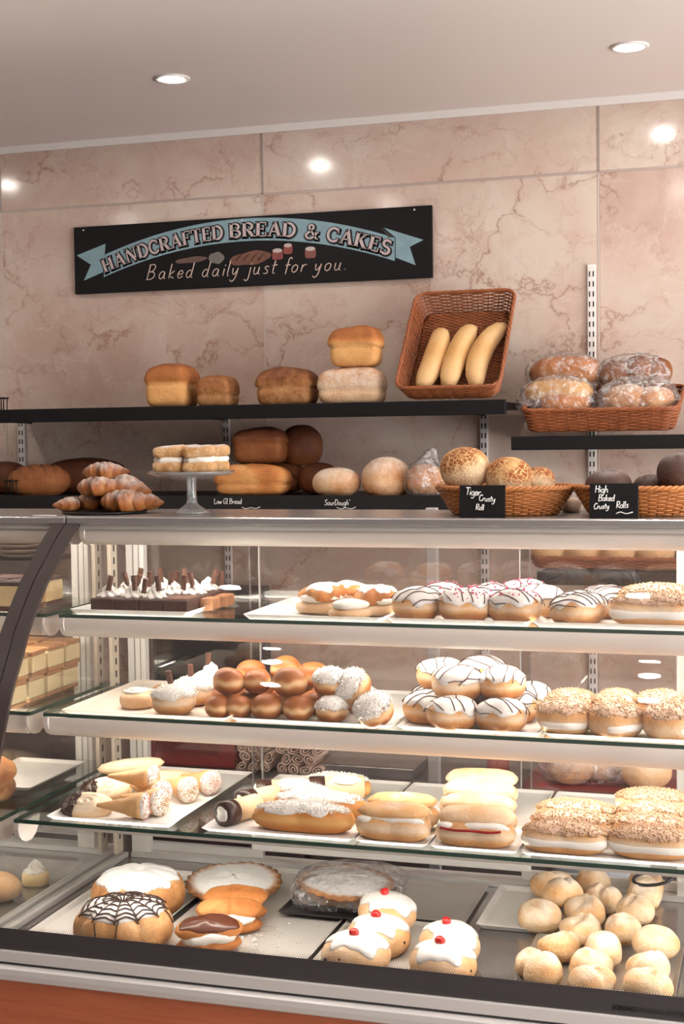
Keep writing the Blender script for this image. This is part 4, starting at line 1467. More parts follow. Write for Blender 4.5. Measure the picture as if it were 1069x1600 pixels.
put(coconut_bun, 'coconut doughnut standing tilted on top near the tray end', 568, 2.478, tz + .040, 2, 0, 1.22, rot=(.35, -.85, .2))
put(coconut_bun, 'coconut doughnut leaning at the front end of the white tray', 594, 2.428, tz + .004, 0, 0, 1.22, rot=(.3, -.45, .3))
put(coconut_bun, 'coconut doughnut hidden low behind the two leaning ones', 565, 2.52, tz, 1, .7, 1.1)

IB2 = [(666, 2.470, 0, 0, .1, 'striped iced bun at the low left of the bun pile'), (708, 2.428, 0, 1, .5, 'striped iced bun front of the pile, nearest the coconut doughnuts'),
       (784, 2.430, 0, 2, -.3, 'striped iced bun front of the pile with icing running down'), (800, 2.515, 0, 3, .2, 'striped iced bun at the pile side towards the nut doughnuts'),
       (680, 2.565, 0, 2, .9, 'iced bun at the rear low corner of the pile'), (745, 2.53, 0, 0, .4, 'iced bun hidden in the middle of the pile'),
       (826, 2.60, 0, 1, .3, 'plain topped iced bun behind the nut doughnuts'),
       (716, 2.480, .046, 3, .4, 'striped iced bun resting on top, first of the upper row'), (784, 2.490, .046, 0, 1.1, 'striped iced bun resting on top, second of the upper row'),
       (690, 2.56, .046, 1, .2, 'pale iced bun resting at the back of the upper row'), (752, 2.585, .050, 2, .2, 'iced bun crowning the pile at the rear')]
for px, Y, dz, v, rz, lab in IB2:
    put(iced_bun, lab, px, Y, tz + dz, v, rz, .98, t0=1.28)
for px, Y, dz, v, lab in ((883, 2.435, 0, 0, 'nut topped cream doughnut, first of the front row'), (964, 2.433, 0, 1, 'nut topped cream doughnut, second of the front row'), (1044, 2.437, 0, 2, 'nut topped cream doughnut, last of the front row'),
                      (895, 2.535, 0, 1, 'nut doughnut behind the first one'), (965, 2.535, 0, 2, 'nut doughnut behind the second one'), (1036, 2.53, 0.004, 0, 'nut doughnut behind the last one')):
    put(nut_bun, lab, px, Y, tz + dz, v, v * .8, 1.0)

# ================================================================== shelf three
tz = S3 + TZ
X = lambda px, Y=2.31, z=tz: x_at(px, Y, z)
X3 = [on_z(66, 1284, S3)[0], on_z(261, 1300, S3)[0]]
tray('white tray of chocolate dipped biscuits and sprinkled cones', X3[0], X3[1], 2.285, 2.70, S3, PAPER, .007)
tray('white tray of chocolate ended rolls and coconut fingers', X(322), X(556), 2.285, 2.70, S3, PAPER, .006)
tray('white tray under the plain cream fingers', X(560), X(672), 2.285, 2.70, S3, PAPER, .006)
tray('white tray under the tall cream finger pile', X(676), X(812), 2.285, 2.70, S3, PAPER, .006)
tray('white tray under the nut fingers at the end of the third shelf', X(817), CX1 - .048, 2.285, 2.70, S3, PAPER, .006)


def oval_biscuit(lab, loc, v, rot, sc):
    """ridged butter biscuit, one end dipped in chocolate"""
    t = thing('dipped_biscuit', lab, 'biscuit', loc, rot, 'chocolate dipped butter biscuits', sc)

    def ridge(P, D):
        r = np.hypot(P[:, 0] / 1.5, P[:, 1])
        P[:, 2] += .0028 * np.cos(r * 620) * sstep(.1, .5, D[:, 2])
        return P
    f = blob(.050, .034, .015, 2.3, 2.4, .011, .04, 700 + v, 1.5, ridge)
    part('biscuit', once(('ob', v), lambda: body('biscuit', f, lambda P, D: .42 - .34 * sstep(0, .5, D[:, 2]) + .06 * np.cos(np.hypot(P[:, 0] / 1.5, P[:, 1]) * 620))), B_VIEN, t)
    f2 = blob(.0518, .0355, .0165, 2.3, 2.4, .011, .05, 700 + v, 1.5, ridge, .02)
    D, Fc = ico(4)
    P = f2(D)
    keep = P[:, 0] < -.016 + .004 * waves(D, v, 4)
    Fk = [q for q in Fc if keep[q].all()]
    me = mesh('dip', P, Fk, True)
    bm = bmesh.new(); bm.from_mesh(me)
    bmesh.ops.delete(bm, geom=[x for x in bm.verts if not x.link_faces], context='VERTS')
    bm.to_mesh(me); bm.free()
    cd_ = part('chocolate_dip', me, CHOC, t, label='dark chocolate coating with nibs')
    fcap = lambda Q: f2(Q)
    g = np.random.default_rng(v)
    A = Acc()
    idx = np.nonzero(keep & (D[:, 2] > -.1))[0]
    for p in P[g.choice(idx, 40)]:
        Dd, Ff = ico(1)
        A.add(p + Dd * .0026 * g.uniform(.6, 1.2) * np.array([1, 1, .8]), Ff)
    part('chocolate_nibs', A.build('nibs', True), CHOC, cd_, kind='stuff')
    return t


put(oval_biscuit, 'oval ridged biscuit with dark chocolate end, at the front tray corner', 138, 2.345, tz + .002, 0, 0, 1.0, rot=(.42, 0, .12))
put(oval_biscuit, 'oval ridged biscuit with dark chocolate end, behind and above another', 166, 2.43, tz + .012, 1, 0, 1.0, rot=(.42, 0, .35))
FB = [(205, 2.545, .030, .30, 'long pale sponge finger highest on the biscuit tray'), (228, 2.50, .012, .22, 'long pale sponge finger under the highest one'), (262, 2.57, .006, .15, 'long pale sponge finger at the rear of the biscuit tray')]
for i, (px, Y, dz, rz, lab) in enumerate(FB):
    f = finger_f(i, .070, .017, .014)
    o = solo('sponge_finger', once(('sf', i), lambda: body('finger', f, lambda P, D: .12 + .22 * (D[:, 2] < -.1) + .12 * np.abs(D[:, 0]) ** 6)), B_VIEN, lab, 'biscuit', (x_at(px, Y, tz + .02), Y, tz + dz), (0, -.10 if i == 0 else 0, rz), 'pale sponge fingers')


def cone(lab, loc, v, rot, sc):
    """small wafer cone lying down, mouth towards local +x, filled with sprinkled cream"""
    t = thing('filled_cone', lab, 'filled cone', loc, rot, 'sprinkled cream cones', sc)
    L, R = .088, .0225
    n = 28
    a = np.arange(n) * 2 * PI / n
    rings = []
    for x in np.linspace(0, L, 12):
        r = .003 + (R - .003) * x / L
        if x > L * .72:
            r += .0022
        rings.append(np.c_[np.full(n, x), r * np.cos(a), r * np.sin(a) + R])
    part('wafer', once('cone', lambda: Acc().loft(rings).build('wafer', True)), WAFFLE, t)
    f = blob(.011, .0240, .0240, 2.4, 2.2, .0240, .10, 720 + v % 2, 2.5)
    part('cream', once(('cnc', v % 2), lambda: body('cream', f, lambda P, D: P[:, 0] * 0)), CREAM, t, (L + .003, 0, R - .0240))
    D, _f = ico(3)
    fr = lambda dd: f(dd)

    def spr():
        g = np.random.default_rng(v)
        d = g.normal(size=(240, 3))
        d[:, 0] = np.abs(d[:, 0]) * .9
        d /= np.linalg.norm(d, axis=1, keepdims=True)
        A = Acc()
        for p, q in zip(f(d), d):
            Dd, Ff = ico(0) if False else (np.array([[1, 0, 0], [-1, 0, 0], [0, 1, 0], [0, -1, 0], [0, 0, 1], [0, 0, -1]], float), [(0, 2, 4), (2, 1, 4), (1, 3, 4), (3, 0, 4), (2, 0, 5), (1, 2, 5), (3, 1, 5), (0, 3, 5)])
            A.add(p + q * .0004 + Dd * .0015 * g.uniform(.6, 1.2), Ff)
        return A.build('sprinkles', True)
    part('sprinkles', once(('cns', v % 2), spr), NUT if v % 2 else plain('pink_nibs', (.70, .38, .30), .5, var=.4, vscale=400), t, (L + .003, 0, R - .0240), kind='stuff')
    return t


CN = [(152, 2.318, 0, .0, .16, 0, 'wafer cone lying along the front edge of the biscuit tray'),
      (190, 2.375, .004, .0, -.25, 1, 'wafer cone second from the front, mouth beside the first'),
      (205, 2.43, .010, 0, -.45, 2, 'wafer cone in the middle with pink crumb mouth'),
      (252, 2.50, .004, 0, -.55, 3, 'wafer cone with crumb mouth near the tray side rim'),
      (170, 2.40, .034, 0, .05, 5, 'wafer cone lying across the tops of others'),
      (285, 2.56, .003, 0, -.5, 4, 'wafer cone at the rear tray corner standing out alone')]
for px, Y, dz, ry, rz, v, lab in CN:
    cone(lab, (x_at(px, Y, tz), Y, tz + dz), v, (0, ry, rz), 1.0)


def snap_roll(lab, loc, v, rot, sc, L=.10):
    """hollow wafer roll, chocolate at the mouth (local -x), filled with cream"""
    t = thing('cream_roll', lab, 'cream roll', loc, rot, 'chocolate ended cream rolls', sc)
    R = .0215
    n = 32
    a = np.arange(n) * 2 * PI / n

    def tubey(x0, x1, ro, ri):
        rg = lambda x, r: np.c_[np.full(n, x), r * np.cos(a), r * np.sin(a) + R]
        A = Acc()
        A.loft([rg(x0, ri), rg(x0, (ri + ro) / 2), rg(x0 + .0012, ro), rg((x0 + x1) / 2, ro * 1.01), rg(x1 - .0012, ro), rg(x1, ri), rg(x0, ri)], True, False)
        return A.build('tube', True)
    part('wafer', once(('sr', L), lambda: tubey(.012, L, R - .001, R * .70)), plain('pale_wafer', (.80, .58, .34), .5, var=.12, vscale=60), t)
    part('chocolate_end', once('src', lambda: tubey(-.004, .026, R + .0012, R * .62)), CHOC, t, label='dark chocolate coated end')
    f = blob(.010, R * .74, R * .74, 2.2, 2.2, R * .74, .10, 740, 4, None, .05)
    part('cream', once('srf', lambda: body('cream', f, lambda P, D: P[:, 0] * 0)), CREAM, t, (.002, 0, R * .26))
    if v:
        g = finger_f(1, L / 2, .0225, .0222)
        part('sugar_coat', once(('srs', L), lambda: icing('coat', finger_f(1, L / 2 - .012, .0225, .0222), 1.1, .1, .002, 3)), ICING, t, (L / 2 + .014, 0, .002))
    return t


snap_roll('cream roll with chocolate end at the front corner of its tray', (x_at(346, 2.312, tz + .02), 2.322, tz), 0, (0, 0, 1.15), 1.0, .085)
snap_roll('cream roll with chocolate end behind the front one', (x_at(377, 2.40, tz + .02), 2.405, tz), 0, (0, 0, 1.0), 1.0, .085)
snap_roll('sugared cream roll with chocolate end, third in line', (x_at(402, 2.485, tz + .02), 2.49, tz), 1, (0, 0, .45), 1.0, .11)
snap_roll('sugared cream roll with chocolate end lying apart at the tray rear', (x_at(487, 2.50, tz + .02), 2.50, tz + .010), 1, (0, 0, .38), 1.0, .10)
B_EGG = bread('glossy_egg_crust', (0.80, 0.46, 0.17), (0.60, 0.235, 0.055), (0.34, 0.095, 0.02), nz=.15, scale=16, bump=.1, rough=.35)
CF = [(474, 2.335, 0, 0, 'coconut finger at the front of the roll tray', (.098, .030, .026)), (497, 2.413, 1, .05, 'coconut finger behind the front one', (.092, .029, .026)), (470, 2.482, 2, .0, 'coconut finger third from the front', (.060, .027, .024)), (525, 2.565, 0, .1, 'coconut finger at the rear under the loose roll', (.070, .027, .024))]
for px, Y, v, rz, lab, dm in CF:
    put(finger, lab, px, Y, tz, v, rz, 1.0, top='coconut', dims=dm, dough=B_EGG, group='coconut fingers on the third shelf')
for px, Y, v, lab in ((615, 2.325, 0, 'plain sugared cream finger at the front of its tray'), (628, 2.392, 1, 'plain sugared cream finger second of its tray')):
    put(finger, lab, px, Y, tz, v, 0, 1.0, top='sugar', dims=(.067, .030, .026), group='plain cream fingers')
for i, (px, Y, dz, lab) in enumerate(((743, 2.325, 0, 'open cream finger with jam, front of the tall tray'), (746, 2.390, .004, 'open cream finger second from the front'), (748, 2.455, .012, 'open cream finger third from the front'), (751, 2.515, .018, 'open cream finger at the back of the tall tray'))):
    t = put(finger, lab, px, Y, tz + dz, i, 0, 1.0, top='cream', dims=(.070, .031, .025), group='open cream fingers')
    if i == 0:
        part('jam', Acc().tube(smooth_path([(-.055, -.030, .033), (-.03, -.033, .031), (.0, -.034, .032), (.03, -.033, .031), (.05, -.031, .033)]), .0022, 6).build('jam', True), plain('red_jam', (.35, .01, .015), .2), t)
for px, Y, dz, v, lab in ((882, 2.325, 0, 0, 'nut finger at the front of the end tray, beside the open cream fingers'), (893, 2.390, .002, 1, 'nut finger second row of the end tray'), (903, 2.455, .004, 2, 'nut finger third row of the end tray'),
                      (1016, 2.328, 0, 1, 'nut finger at the front against the case end'), (1018, 2.392, .004, 2, 'nut finger second row against the case end'), (1024, 2.457, .008, 0, 'nut finger third row against the case end'), (1022, 2.52, .016, 1, 'nut finger at the back against the case end')):
    put(finger, lab, px, Y, tz + dz, v, 0, 1.0, dims=(.074 if px < 950 else .072, .0305, .026), top='nut', group='nut fingers on the third shelf')

# ================================================================== the deck
dz = DK
tz = DK + TZ


def deck(px, py, h=.02):
    p = on_z(px, py, tz + h)
    return p[0], p[1]


tray('pale tray under the two round cakes', -1.315, -1.09, 2.215, 2.66, DK, PAPER, .010)
tray('large steel tray with crumbs, between the round cakes and the cherry buns', -1.075, -.775, 2.205, 2.735, DK, PAPER.copy() if False else plain('worn_tray', (.66, .63, .59), .4, .2, .08, 16), .008)
tray('grey tray under the cherry topped iced buns', -.768, -.535, 2.205, 2.50, DK, plain('worn_tray', (.66, .63, .59), .4), .006)
tray('dark metal tray at the back of the deck beside the wrapped pie', -.765, -.552, 2.512, 2.738, DK, STEELTRAY, .006)
tray('white card tray with a red edge below the first rolls', -.530, -.395, 2.50, 2.738, DK, PAPER, .010)
tray('steel tray under the front rolls', -.415, -.155, 2.205, 2.49, DK, STEELTRAY, .008)


def tear_cake(lab, loc, v, rot, web):
    t = thing('round_cake', lab, 'cake', loc, rot, 'round lobed cakes')
    n = 9

    def lobes(P, D):
        ph = np.arctan2(D[:, 1], D[:, 0])
        r = np.hypot(P[:, 0], P[:, 1])
        cut = np.abs(np.cos(n * ph / 2)) ** .35
        k = sstep(.02, .05, r)
        P[:, :2] *= (1 - .07 * (1 - cut) * k)[:, None]
        P[:, 2] -= .006 * (1 - cut) * k * (D[:, 2] > 0)
        P[:, 2] -= .010 * np.exp(-(r / .008) ** 2) * (D[:, 2] > 0)
        return P
    f = blob(.090, .086, .048, 2.2, 2.5, .030, .02, 760 + v, 1.4, lobes)
    part('sponge', body('sponge', f, lambda P, D: .50 - .3 * sstep(.5, 1, D[:, 2]) + .15 * (D[:, 2] < -.1), lambda P, D: sstep(.32, .62, D[:, 2]) * (0 if web else 1.3), 5), B_PIE if not web else B_SOFT, t)
    if web:
        ic = part('icing', icing('icing', f, .92, .04, .002, v, 60, 12), ICING, t)
        A = []
        for k in range(12):
            a = k * PI / 6
            A.append([(.04 * math.cos(a), .04 * math.sin(a)), (.68 * math.cos(a), .68 * math.sin(a))])
        part('web_ray', drizzle('web', f, A, .0016, .0030), CHOC, ic, kind='stuff')
        B = []
        for rr in (.16, .28, .40, .52, .62):
            B += [[(rr * math.cos(a), rr * math.sin(a)), (rr * .86 * math.cos(a + PI / 12), rr * .86 * math.sin(a + PI / 12)), (rr * math.cos(a + PI / 6), rr * math.sin(a + PI / 6))] for a in np.arange(12) * PI / 6]
        part('web_ring', drizzle('web', f, B, .0017, .0030), CHOC, ic, kind='stuff')
        part('drip', drizzle('drip', f, [[(.62, -.1), (.95, -.12)], [(.05, -.6), (.03, -1.08)], [(-.3, -.6), (-.34, -1.0)]], .0014, .003), CHOC, ic, kind='stuff')
    else:
        part('sugar_dust', icing('sugar', f, 1.02, .10, .0009, v, 72, 12, 0, 9), SUGAR, t)
        part('jam_centre', Acc().lathe([(.009, -.002), (.0085, .002), (.004, .003)], 14).build('jam', True), CHOC, t, (0, 0, f(np.array([[0, 0, 1.]]))[0][2]))
    return t


x, y = deck(193, 1446, .03)
tear_cake('round lobed cake with a chocolate spider web on white icing', (x, y, tz), 0, (0, 0, .26), True)
x, y = deck(206, 1404, .03)
tear_cake('round lobed cake dusted white with sugar, behind the web cake', (x, y + .03, tz + .002), 1, (0, 0, .2), False)


def pie(lab, loc, v, rot):
    t = thing('sugared_pie', lab, 'pie', loc, rot, 'sugar dusted round pies')
    n = 26
    m = 96
    a = np.arange(m) * 2 * PI / m
    A = Acc()
    fl = .0028 * np.cos(n * a)
    prof = [(.066, 0, 0), (.071, .003, 0), (.080, .014, .3), (.088, .023, .8), (.094, .026, 1), (.094, .029, 1.2), (.089, .0315, 1.0), (.083, .0315, .7), (.078, .0305, .3), (.070, .0325, .1), (.058, .036, 0), (.045, .039, 0), (.03, .041, 0), (.015, .042, 0), (.001, .042, 0)]
    rings = [np.c_[(r + fl * k) * np.cos(a), (r + fl * k) * np.sin(a), z + k * .0015 * np.sin(n * a) + .0014 * np.sin(3 * a + r * 60) + .0008 * np.sin(7 * a - r * 150)] for r, z, k in prof]
    me = A.loft(rings).build('pie', True, None)
    V = np.array([p.co[:] for p in me.vertices])
    r = np.hypot(V[:, 0], V[:, 1])
    me.attributes.new('bk', 'FLOAT', 'POINT').data.foreach_set('value', np.clip(.40 + .42 * sstep(.074, .090, r) * (V[:, 2] > .012), 0, 1).astype(np.float32))
    me.attributes.new('fl', 'FLOAT', 'POINT').data.foreach_set('value', (1.3 * (1 - sstep(.068, .090, r)) * (V[:, 2] > .026)).astype(np.float32))
    part('crust', me, B_PIE, t)
    part('vent_hole', Acc().lathe([(.003, 0), (.0028, .0008), (.0005, .001)], 10).build('vent', True), CHOC, t, (0, 0, .0418))
    return t


x, y = deck(365, 1378, .03)
pie('sugar dusted pie with dark crimped edge, unwrapped, behind the cream eclairs', (x, min(y, 2.635), tz + .004), 0, (.10, 0, .3))
x2, y2 = deck(540, 1388, .03)
tray('black plastic tray under the wrapped pie', x2 - .10, x2 + .085, y2 - .115, min(y2 + .09, 2.735), DK + .009, BLACKTRAY, .006)
pie('sugar dusted pie inside a clear plastic bag', (x2, y2 - .005, tz + .016), 1, (.06, 0, 1.3))
D_, F_ = ico(4)
fb = blob(.112, .100, .034, 3.2, 2.6, .020, .05, 800, 2.5, None, .02)
P_ = fb(D_)
solo('plastic_bag', mesh('bag', P_, F_, True), BAG, 'clear plastic bag wrapped round the sugared pie', 'bag', (x2 + .008, y2 + .006, tz + .0125), (.06, 0, .12))


def eclair(lab, loc, v, rot, choc):
    t = thing('cream_eclair', lab, 'eclair', loc, rot, 'split cream eclairs')
    f = blob(.060, .030, .014, 2.5, 2.3, .011, .08, 820 + v, 2.6, None, .03)
    part('base', once(('ecb', v), lambda: body('base', f, lambda P, D: .55 + .2 * waves(D, v, 3))), B_GOLD, t)
    fc = blob(.052, .027, .014, 2.5, 2.2, .010, .14, 830 + v, 3.4, None, .05)
    part('cream', once(('ecc', v), lambda: body('cream', fc, lambda P, D: P[:, 0] * 0)), CREAM, t, (0, -.006, .016))
    fl = blob(.060, .031, .016, 2.5, 2.2, .008, .08, 840 + v, 2.6, None, .03)
    ld = part('lid', once(('ecl', v), lambda: body('lid', fl, lambda P, D: .48 + .25 * waves(D, v + 2, 3))), B_GOLD, t, (0, .005, .030), (.25, 0, 0))
    if choc:
        part('chocolate', once(('eck', v), lambda: icing('chocolate', fl, 1.05, .10, .002, v)), plain('brown_glaze', (.12, .035, .018), .25), ld)
    return t


for px, py, v, rz, ch, hh, lab in ((368, 1413, 0, .22, False, .030, 'cream eclair nearest the unwrapped pie'), (357, 1433, 1, .30, False, .026, 'cream eclair between two others'), (326, 1464, 2, .42, True, .024, 'cream eclair with a glossy brown chocolate top')):
    x, y = deck(px, py, hh)
    eclair(lab, (x, y, tz + (.006 if v == 0 else .001)), v, (0, 0, rz), ch)


def cherry_bun(lab, loc, v, rot, sc, icy=1.2):
    f = blob(.056, .050, .032, 2.2, 2.2, .025, .06, 860 + v, 2.0)
    t = thing('cherry_bun', lab, 'iced bun', loc, rot, 'iced buns with cherries', sc)
    part('dough', once(('chb', v), lambda: body('dough', f, lambda P, D: .30 + .2 * waves(D, v, 2.5))), B_SOFT, t)
    ic = part('icing', once(('chi', v), lambda: icing('icing', f, icy, .26, .004, v, 44, 11, .22)), ICING, t)
    fc = blob(.0085, .0075, .0065, 2.2, 2.2, .005, .15, 870 + v, 2)
    zt = f(np.array([[0, 0, 1.]]))[0][2]
    part('cherry', once(('chc', v), lambda: body('cherry', fc, lambda P, D: P[:, 0], None, 3)), CHERRY, t, (.002, .004, zt + .002))
    g = np.random.default_rng(v + 4)
    for k in range(6):
        d = cap_dirs(f, np.array([g.uniform(1.15, 1.75)]), np.array([g.uniform(0, 2 * PI)]))
        p = f(d)[0]
        part('raisin', once('raisin', lambda: body('raisin', blob(.0045, .0035, .003, 2, 2, .003, .15, 4), lambda P, D: P[:, 0], None, 2)), RAISIN, t, tuple(p * [.965, .965, 1] - [0, 0, .002]), (g.uniform(0, 3), 0, g.uniform(0, 3)))
    return t


for px, py, v, hh, lab in ((605, 1434, 0, .028, 'iced bun with cherry at the rear of the bun tray'), (592, 1462, 1, .028, 'iced bun with cherry in the middle of the line of three'), (556, 1490, 2, .028, 'iced bun with cherry at the front, thickly iced'),
                       (702, 1474, 3, .028, 'iced bun with cherry and a bare dough side'), (690, 1508, 1, .028, 'iced bun with cherry at the front beside the bare sided bun')):
    x, y = deck(px, py, hh)
    cherry_bun(lab, (x, max(y, 2.248), tz + (.010 if v == 0 and px == 605 else 0)), v, (0, 0, 2.2 + .5 * (v % 3)), 1.04, 1.12)

RL = [(863, 1382, 0, .004, 'rear roll nearest the white card tray'), (878, 1398, 1, .018, 'rear roll lying half on its neighbour near the card tray'), (927, 1379, 2, 0, 'rear roll in the middle of the back row'), (1008, 1382, 3, 0, 'rear roll at the back corner under the black cable'),
      (945, 1404, 4, 0, 'roll in the second row behind the split one'), (845, 1428, 5, .003, 'round upright roll at the edge of the card tray'), (913, 1425, 0, .004, 'split roll in the middle of the pile'), (1009, 1399, 1, .006, 'roll second from the back corner'),
      (994, 1425, 2, .010, 'wide roll third from the back corner'), (908, 1456, 3, 0, 'brown topped roll in the centre of the front tray'), (978, 1454, 4, .006, 'roll with browned end left of the large pale roll'), (1024, 1474, 5, .012, 'large pale roll at the case end'),
      (873, 1482, 0, 0, 'thin roll leaning near the small twin roll'), (946, 1486, 1, .004, 'browned roll in front of the centre one'), (925, 1511, 2, .004, 'roll second from the glass in the middle column'), (1013, 1514, 3, .008, 'roll second from the glass at the case end'),
      (925, 1538, 4, 0, 'roll against the front glass in the middle column'), (1011, 1543, 5, 0, 'roll against the front glass at the case end'),
      (830, 1503, 2, 0, 'small twin roll, rear lobe'), (848, 1521, 1, 0, 'small twin roll against the front glass')]
for i, (px, py, v, up, lab) in enumerate(RL):
    x, y = deck(px, py, .022 + up)
    g = np.random.default_rng(i)
    y = max(y, 2.246)
    rot = (g.uniform(-.15, .15), g.uniform(-.15, .15), g.uniform(0, 6))
    if px == 845:
        rot = (.5, 0, 0)
    bread_roll(lab, (x, y, tz + up + .002), v, rot, .98 if i not in (18,) else .8)

A = Acc()
g = np.random.default_rng(3)
for k in range(170):
    x, y = -1.0 + g.normal() * .05 + .06, 2.36 + g.normal() * .05
    if not (-1.06 < x < -.80 and 2.22 < y < 2.6):
        continue
    s = g.uniform(.0012, .0038)
    D1, F1 = ico(1)
    A.add(D1 * [s, s * .8, s * .5] + [x, y, tz + .0008 + s * .4], F1)
o = part('crumbs', A.build('crumbs', True), COCONUT, None)
_set(o, 'pale crumbs scattered on the large steel tray', 'crumbs', None, 'stuff')

# ================================================================== wicker baskets
def rrect(a, b, r, n):
    """n points evenly spaced round a rounded rectangle (half sizes a,b)"""
    seg = []
    for sx, sy, a0 in ((1, 1, 0), (-1, 1, 90), (-1, -1, 180), (1, -1, 270)):
        for k in range(9):
            t = math.radians(a0 + 90 * k / 8)
            seg.append((sx * (a - r) + r * math.cos(t), sy * (b - r) + r * math.sin(t)))
    S = np.array(seg + seg[:1])
    d = np.r_[0, np.cumsum(np.linalg.norm(np.diff(S, axis=0), axis=1))]
    s = np.linspace(0, d[-1], n, endpoint=False)
    return np.c_[np.interp(s, d, S[:, 0]), np.interp(s, d, S[:, 1])]


def oval(a, b, n):
    t = np.arange(n) * 2 * PI / n
    return np.c_[a * np.cos(t), b * np.sin(t)]


def basket(lab, loc, rot, base, rim, h, shape='rect', mat=WICKER, mat2=None, row=.0042, stakes=44, name='wicker_basket', zfun=None):
    t = thing(name, lab, 'basket', loc, rot, 'wicker baskets')
    n = stakes * 4
    out = (lambda a, b: rrect(a, b, min(a, b) * .22, n)) if shape == 'rect' else (lambda a, b: oval(a, b, n))
    rows = int(h / row)
    ph = np.arange(n) * 2 * PI * stakes / 2 / n
    A = Acc()
    for i in range(rows):
        u = (i + .5) / rows
        a, b = base[0] + (rim[0] - base[0]) * u, base[1] + (rim[1] - base[1]) * u
        C = out(a, b)
        Nn = C / (np.linalg.norm(C, axis=1, keepdims=True) + 1e-9)
        C = C + Nn * (.0022 * np.cos(ph + (i % 2) * PI))[:, None]
        A.tube(np.c_[C, np.full(n, .003 + (h - .006) * u) + .0005 * np.sin(ph * .37 + i)], row * .50, 4, True)
    part('woven_side', A.build('weave', True), mat, t)
    A = Acc()
    for k in range(stakes):
        j = k * 4
        p0, p1 = out(*base)[j], out(*rim)[j]
        A.tube([(p0[0], p0[1], .002), (p1[0], p1[1], h)], .0016, 4)
    part('stakes', A.build('stakes', True), mat2 or mat, t, kind='stuff')
    A = Acc()
    C = out(*rim)
    for q in range(3):
        tw = np.arange(n) * 2 * PI * (stakes * .5) / n + q * 2 * PI / 3
        Nn = C / np.linalg.norm(C, axis=1, keepdims=True)
        A.tube(np.c_[C + Nn * (.003 * np.cos(tw))[:, None], h + .003 * np.sin(tw)], .0030, 5, True)
    part('rim', A.build('rim', True), mat2 or mat, t, label='twisted wicker rim')
    A = Acc()
    C = out(base[0] - .001, base[1] - .001)
    A.loft([np.c_[C, np.full(n, .0005)], np.c_[C, np.full(n, .0035)]])
    yy = np.arange(-base[1] + .004, base[1] - .003, row * 1.15)
    for i, y in enumerate(yy):
        if shape == 'rect':
            xm = base[0] - .003 - (.010 if abs(y) > base[1] * .8 else 0)
        else:
            xm = base[0] * math.sqrt(max(.02, 1 - (y / base[1]) ** 2)) - .002
        xs = np.linspace(-xm, xm, 46)
        A.tube(np.c_[xs, np.full(46, y), .0042 + .0014 * np.cos(xs * 2 * PI / .026 + (i % 2) * PI)], row * .52, 4)
    part('woven_base', A.build('base', True), mat, t)
    return t


# the tilted basket of batons on the long shelf
TB = math.radians(48)
bl, bh = .163, .060
tb = (x_at(704, 3.50, 1.72), 3.492 + .5 * .30 * math.cos(TB) + .02, SHELF_A + .122)
tbk = basket('square wicker basket tilted up on the shelf with three pale batons', tb, (TB, 0, 0), (.118, .158), (.134, .174), bh, 'rect', WICKER, WICKER, .0048, 40)
TBM = Matrix.Translation(tb) @ Matrix.Rotation(TB, 4, 'X')
for i, (x, y, rz, L, lab) in enumerate(((-.056, -.040, 1.46, .110, 'pale baton in the tilted basket, nearest the loaves'), (.002, -.034, 1.42, .116, 'pale baton in the middle of the tilted basket'), (.064, -.030, 1.38, .122, 'pale baton in the tilted basket, furthest from the loaves'))):
    f = blob(L, .0290, .0265, 3.2, 2.2, .022, .03, 900 + i, 1.4, lambda P, D, i=i: (P + np.c_[P[:, 0] * 0, (.006 - i * .012) * (P[:, 0] / .1) ** 2, P[:, 0] * 0]))
    me = body('baton', f, lambda P, D: .25 + .3 * D[:, 2] - .2 * np.exp(-((D[:, 1] + .3) / .3) ** 2))
    q = TBM @ Matrix.Translation((x, y, .009)) @ Matrix.Rotation(rz, 4, 'Z')
    solo('baton', me, B_PALE, lab, 'baton', q.to_translation(), q.to_euler(), 'pale batons in the tilted basket')

# the basket of bagged bread on the short shelf, and the basket below it
TL = math.radians(13)
bx = (x_at(816, 3.47, 1.52) + x_at(1060, 3.47, 1.52)) / 2
bw2 = (x_at(1060, 3.47, 1.52) - x_at(816, 3.47, 1.52)) / 2
bbp = (bx, 3.605, 1.494 + .036)
basket('wide low wicker basket holding bagged bread on the short shelf', bbp, (TL, 0, 0), (bw2 - .012, .125), (bw2, .138), .058, 'rect', WICKER, WICKER, .0048, 48)
basket('wicker basket of rolls seen through the glass below the counter', (bx + .02, 3.60, 1.1645), (0, 0, 0), (bw2 - .008, .12), (bw2 + .004, .132), .027, 'rect', WICKER, WICKER, .0048, 48)
for i, px in enumerate((857, 912, 968, 1024)):
    f = blob(.046, .05, .032, 2.3, 2.2, .026, .05, 910 + i)
    solo('bread_roll', body('roll', f, lambda P, D: .35 + .3 * D[:, 2], lambda P, D: sstep(.2, .8, D[:, 2])), B_ROLL, 'large roll in the basket behind the glass, %s from the rack upright side' % ['first', 'second', 'third', 'fourth'][i], 'bread roll', (x_at(px, 3.56, 1.22), 3.56, 1.1645 + .006), (0, 0, i), 'rolls in the basket behind the glass')


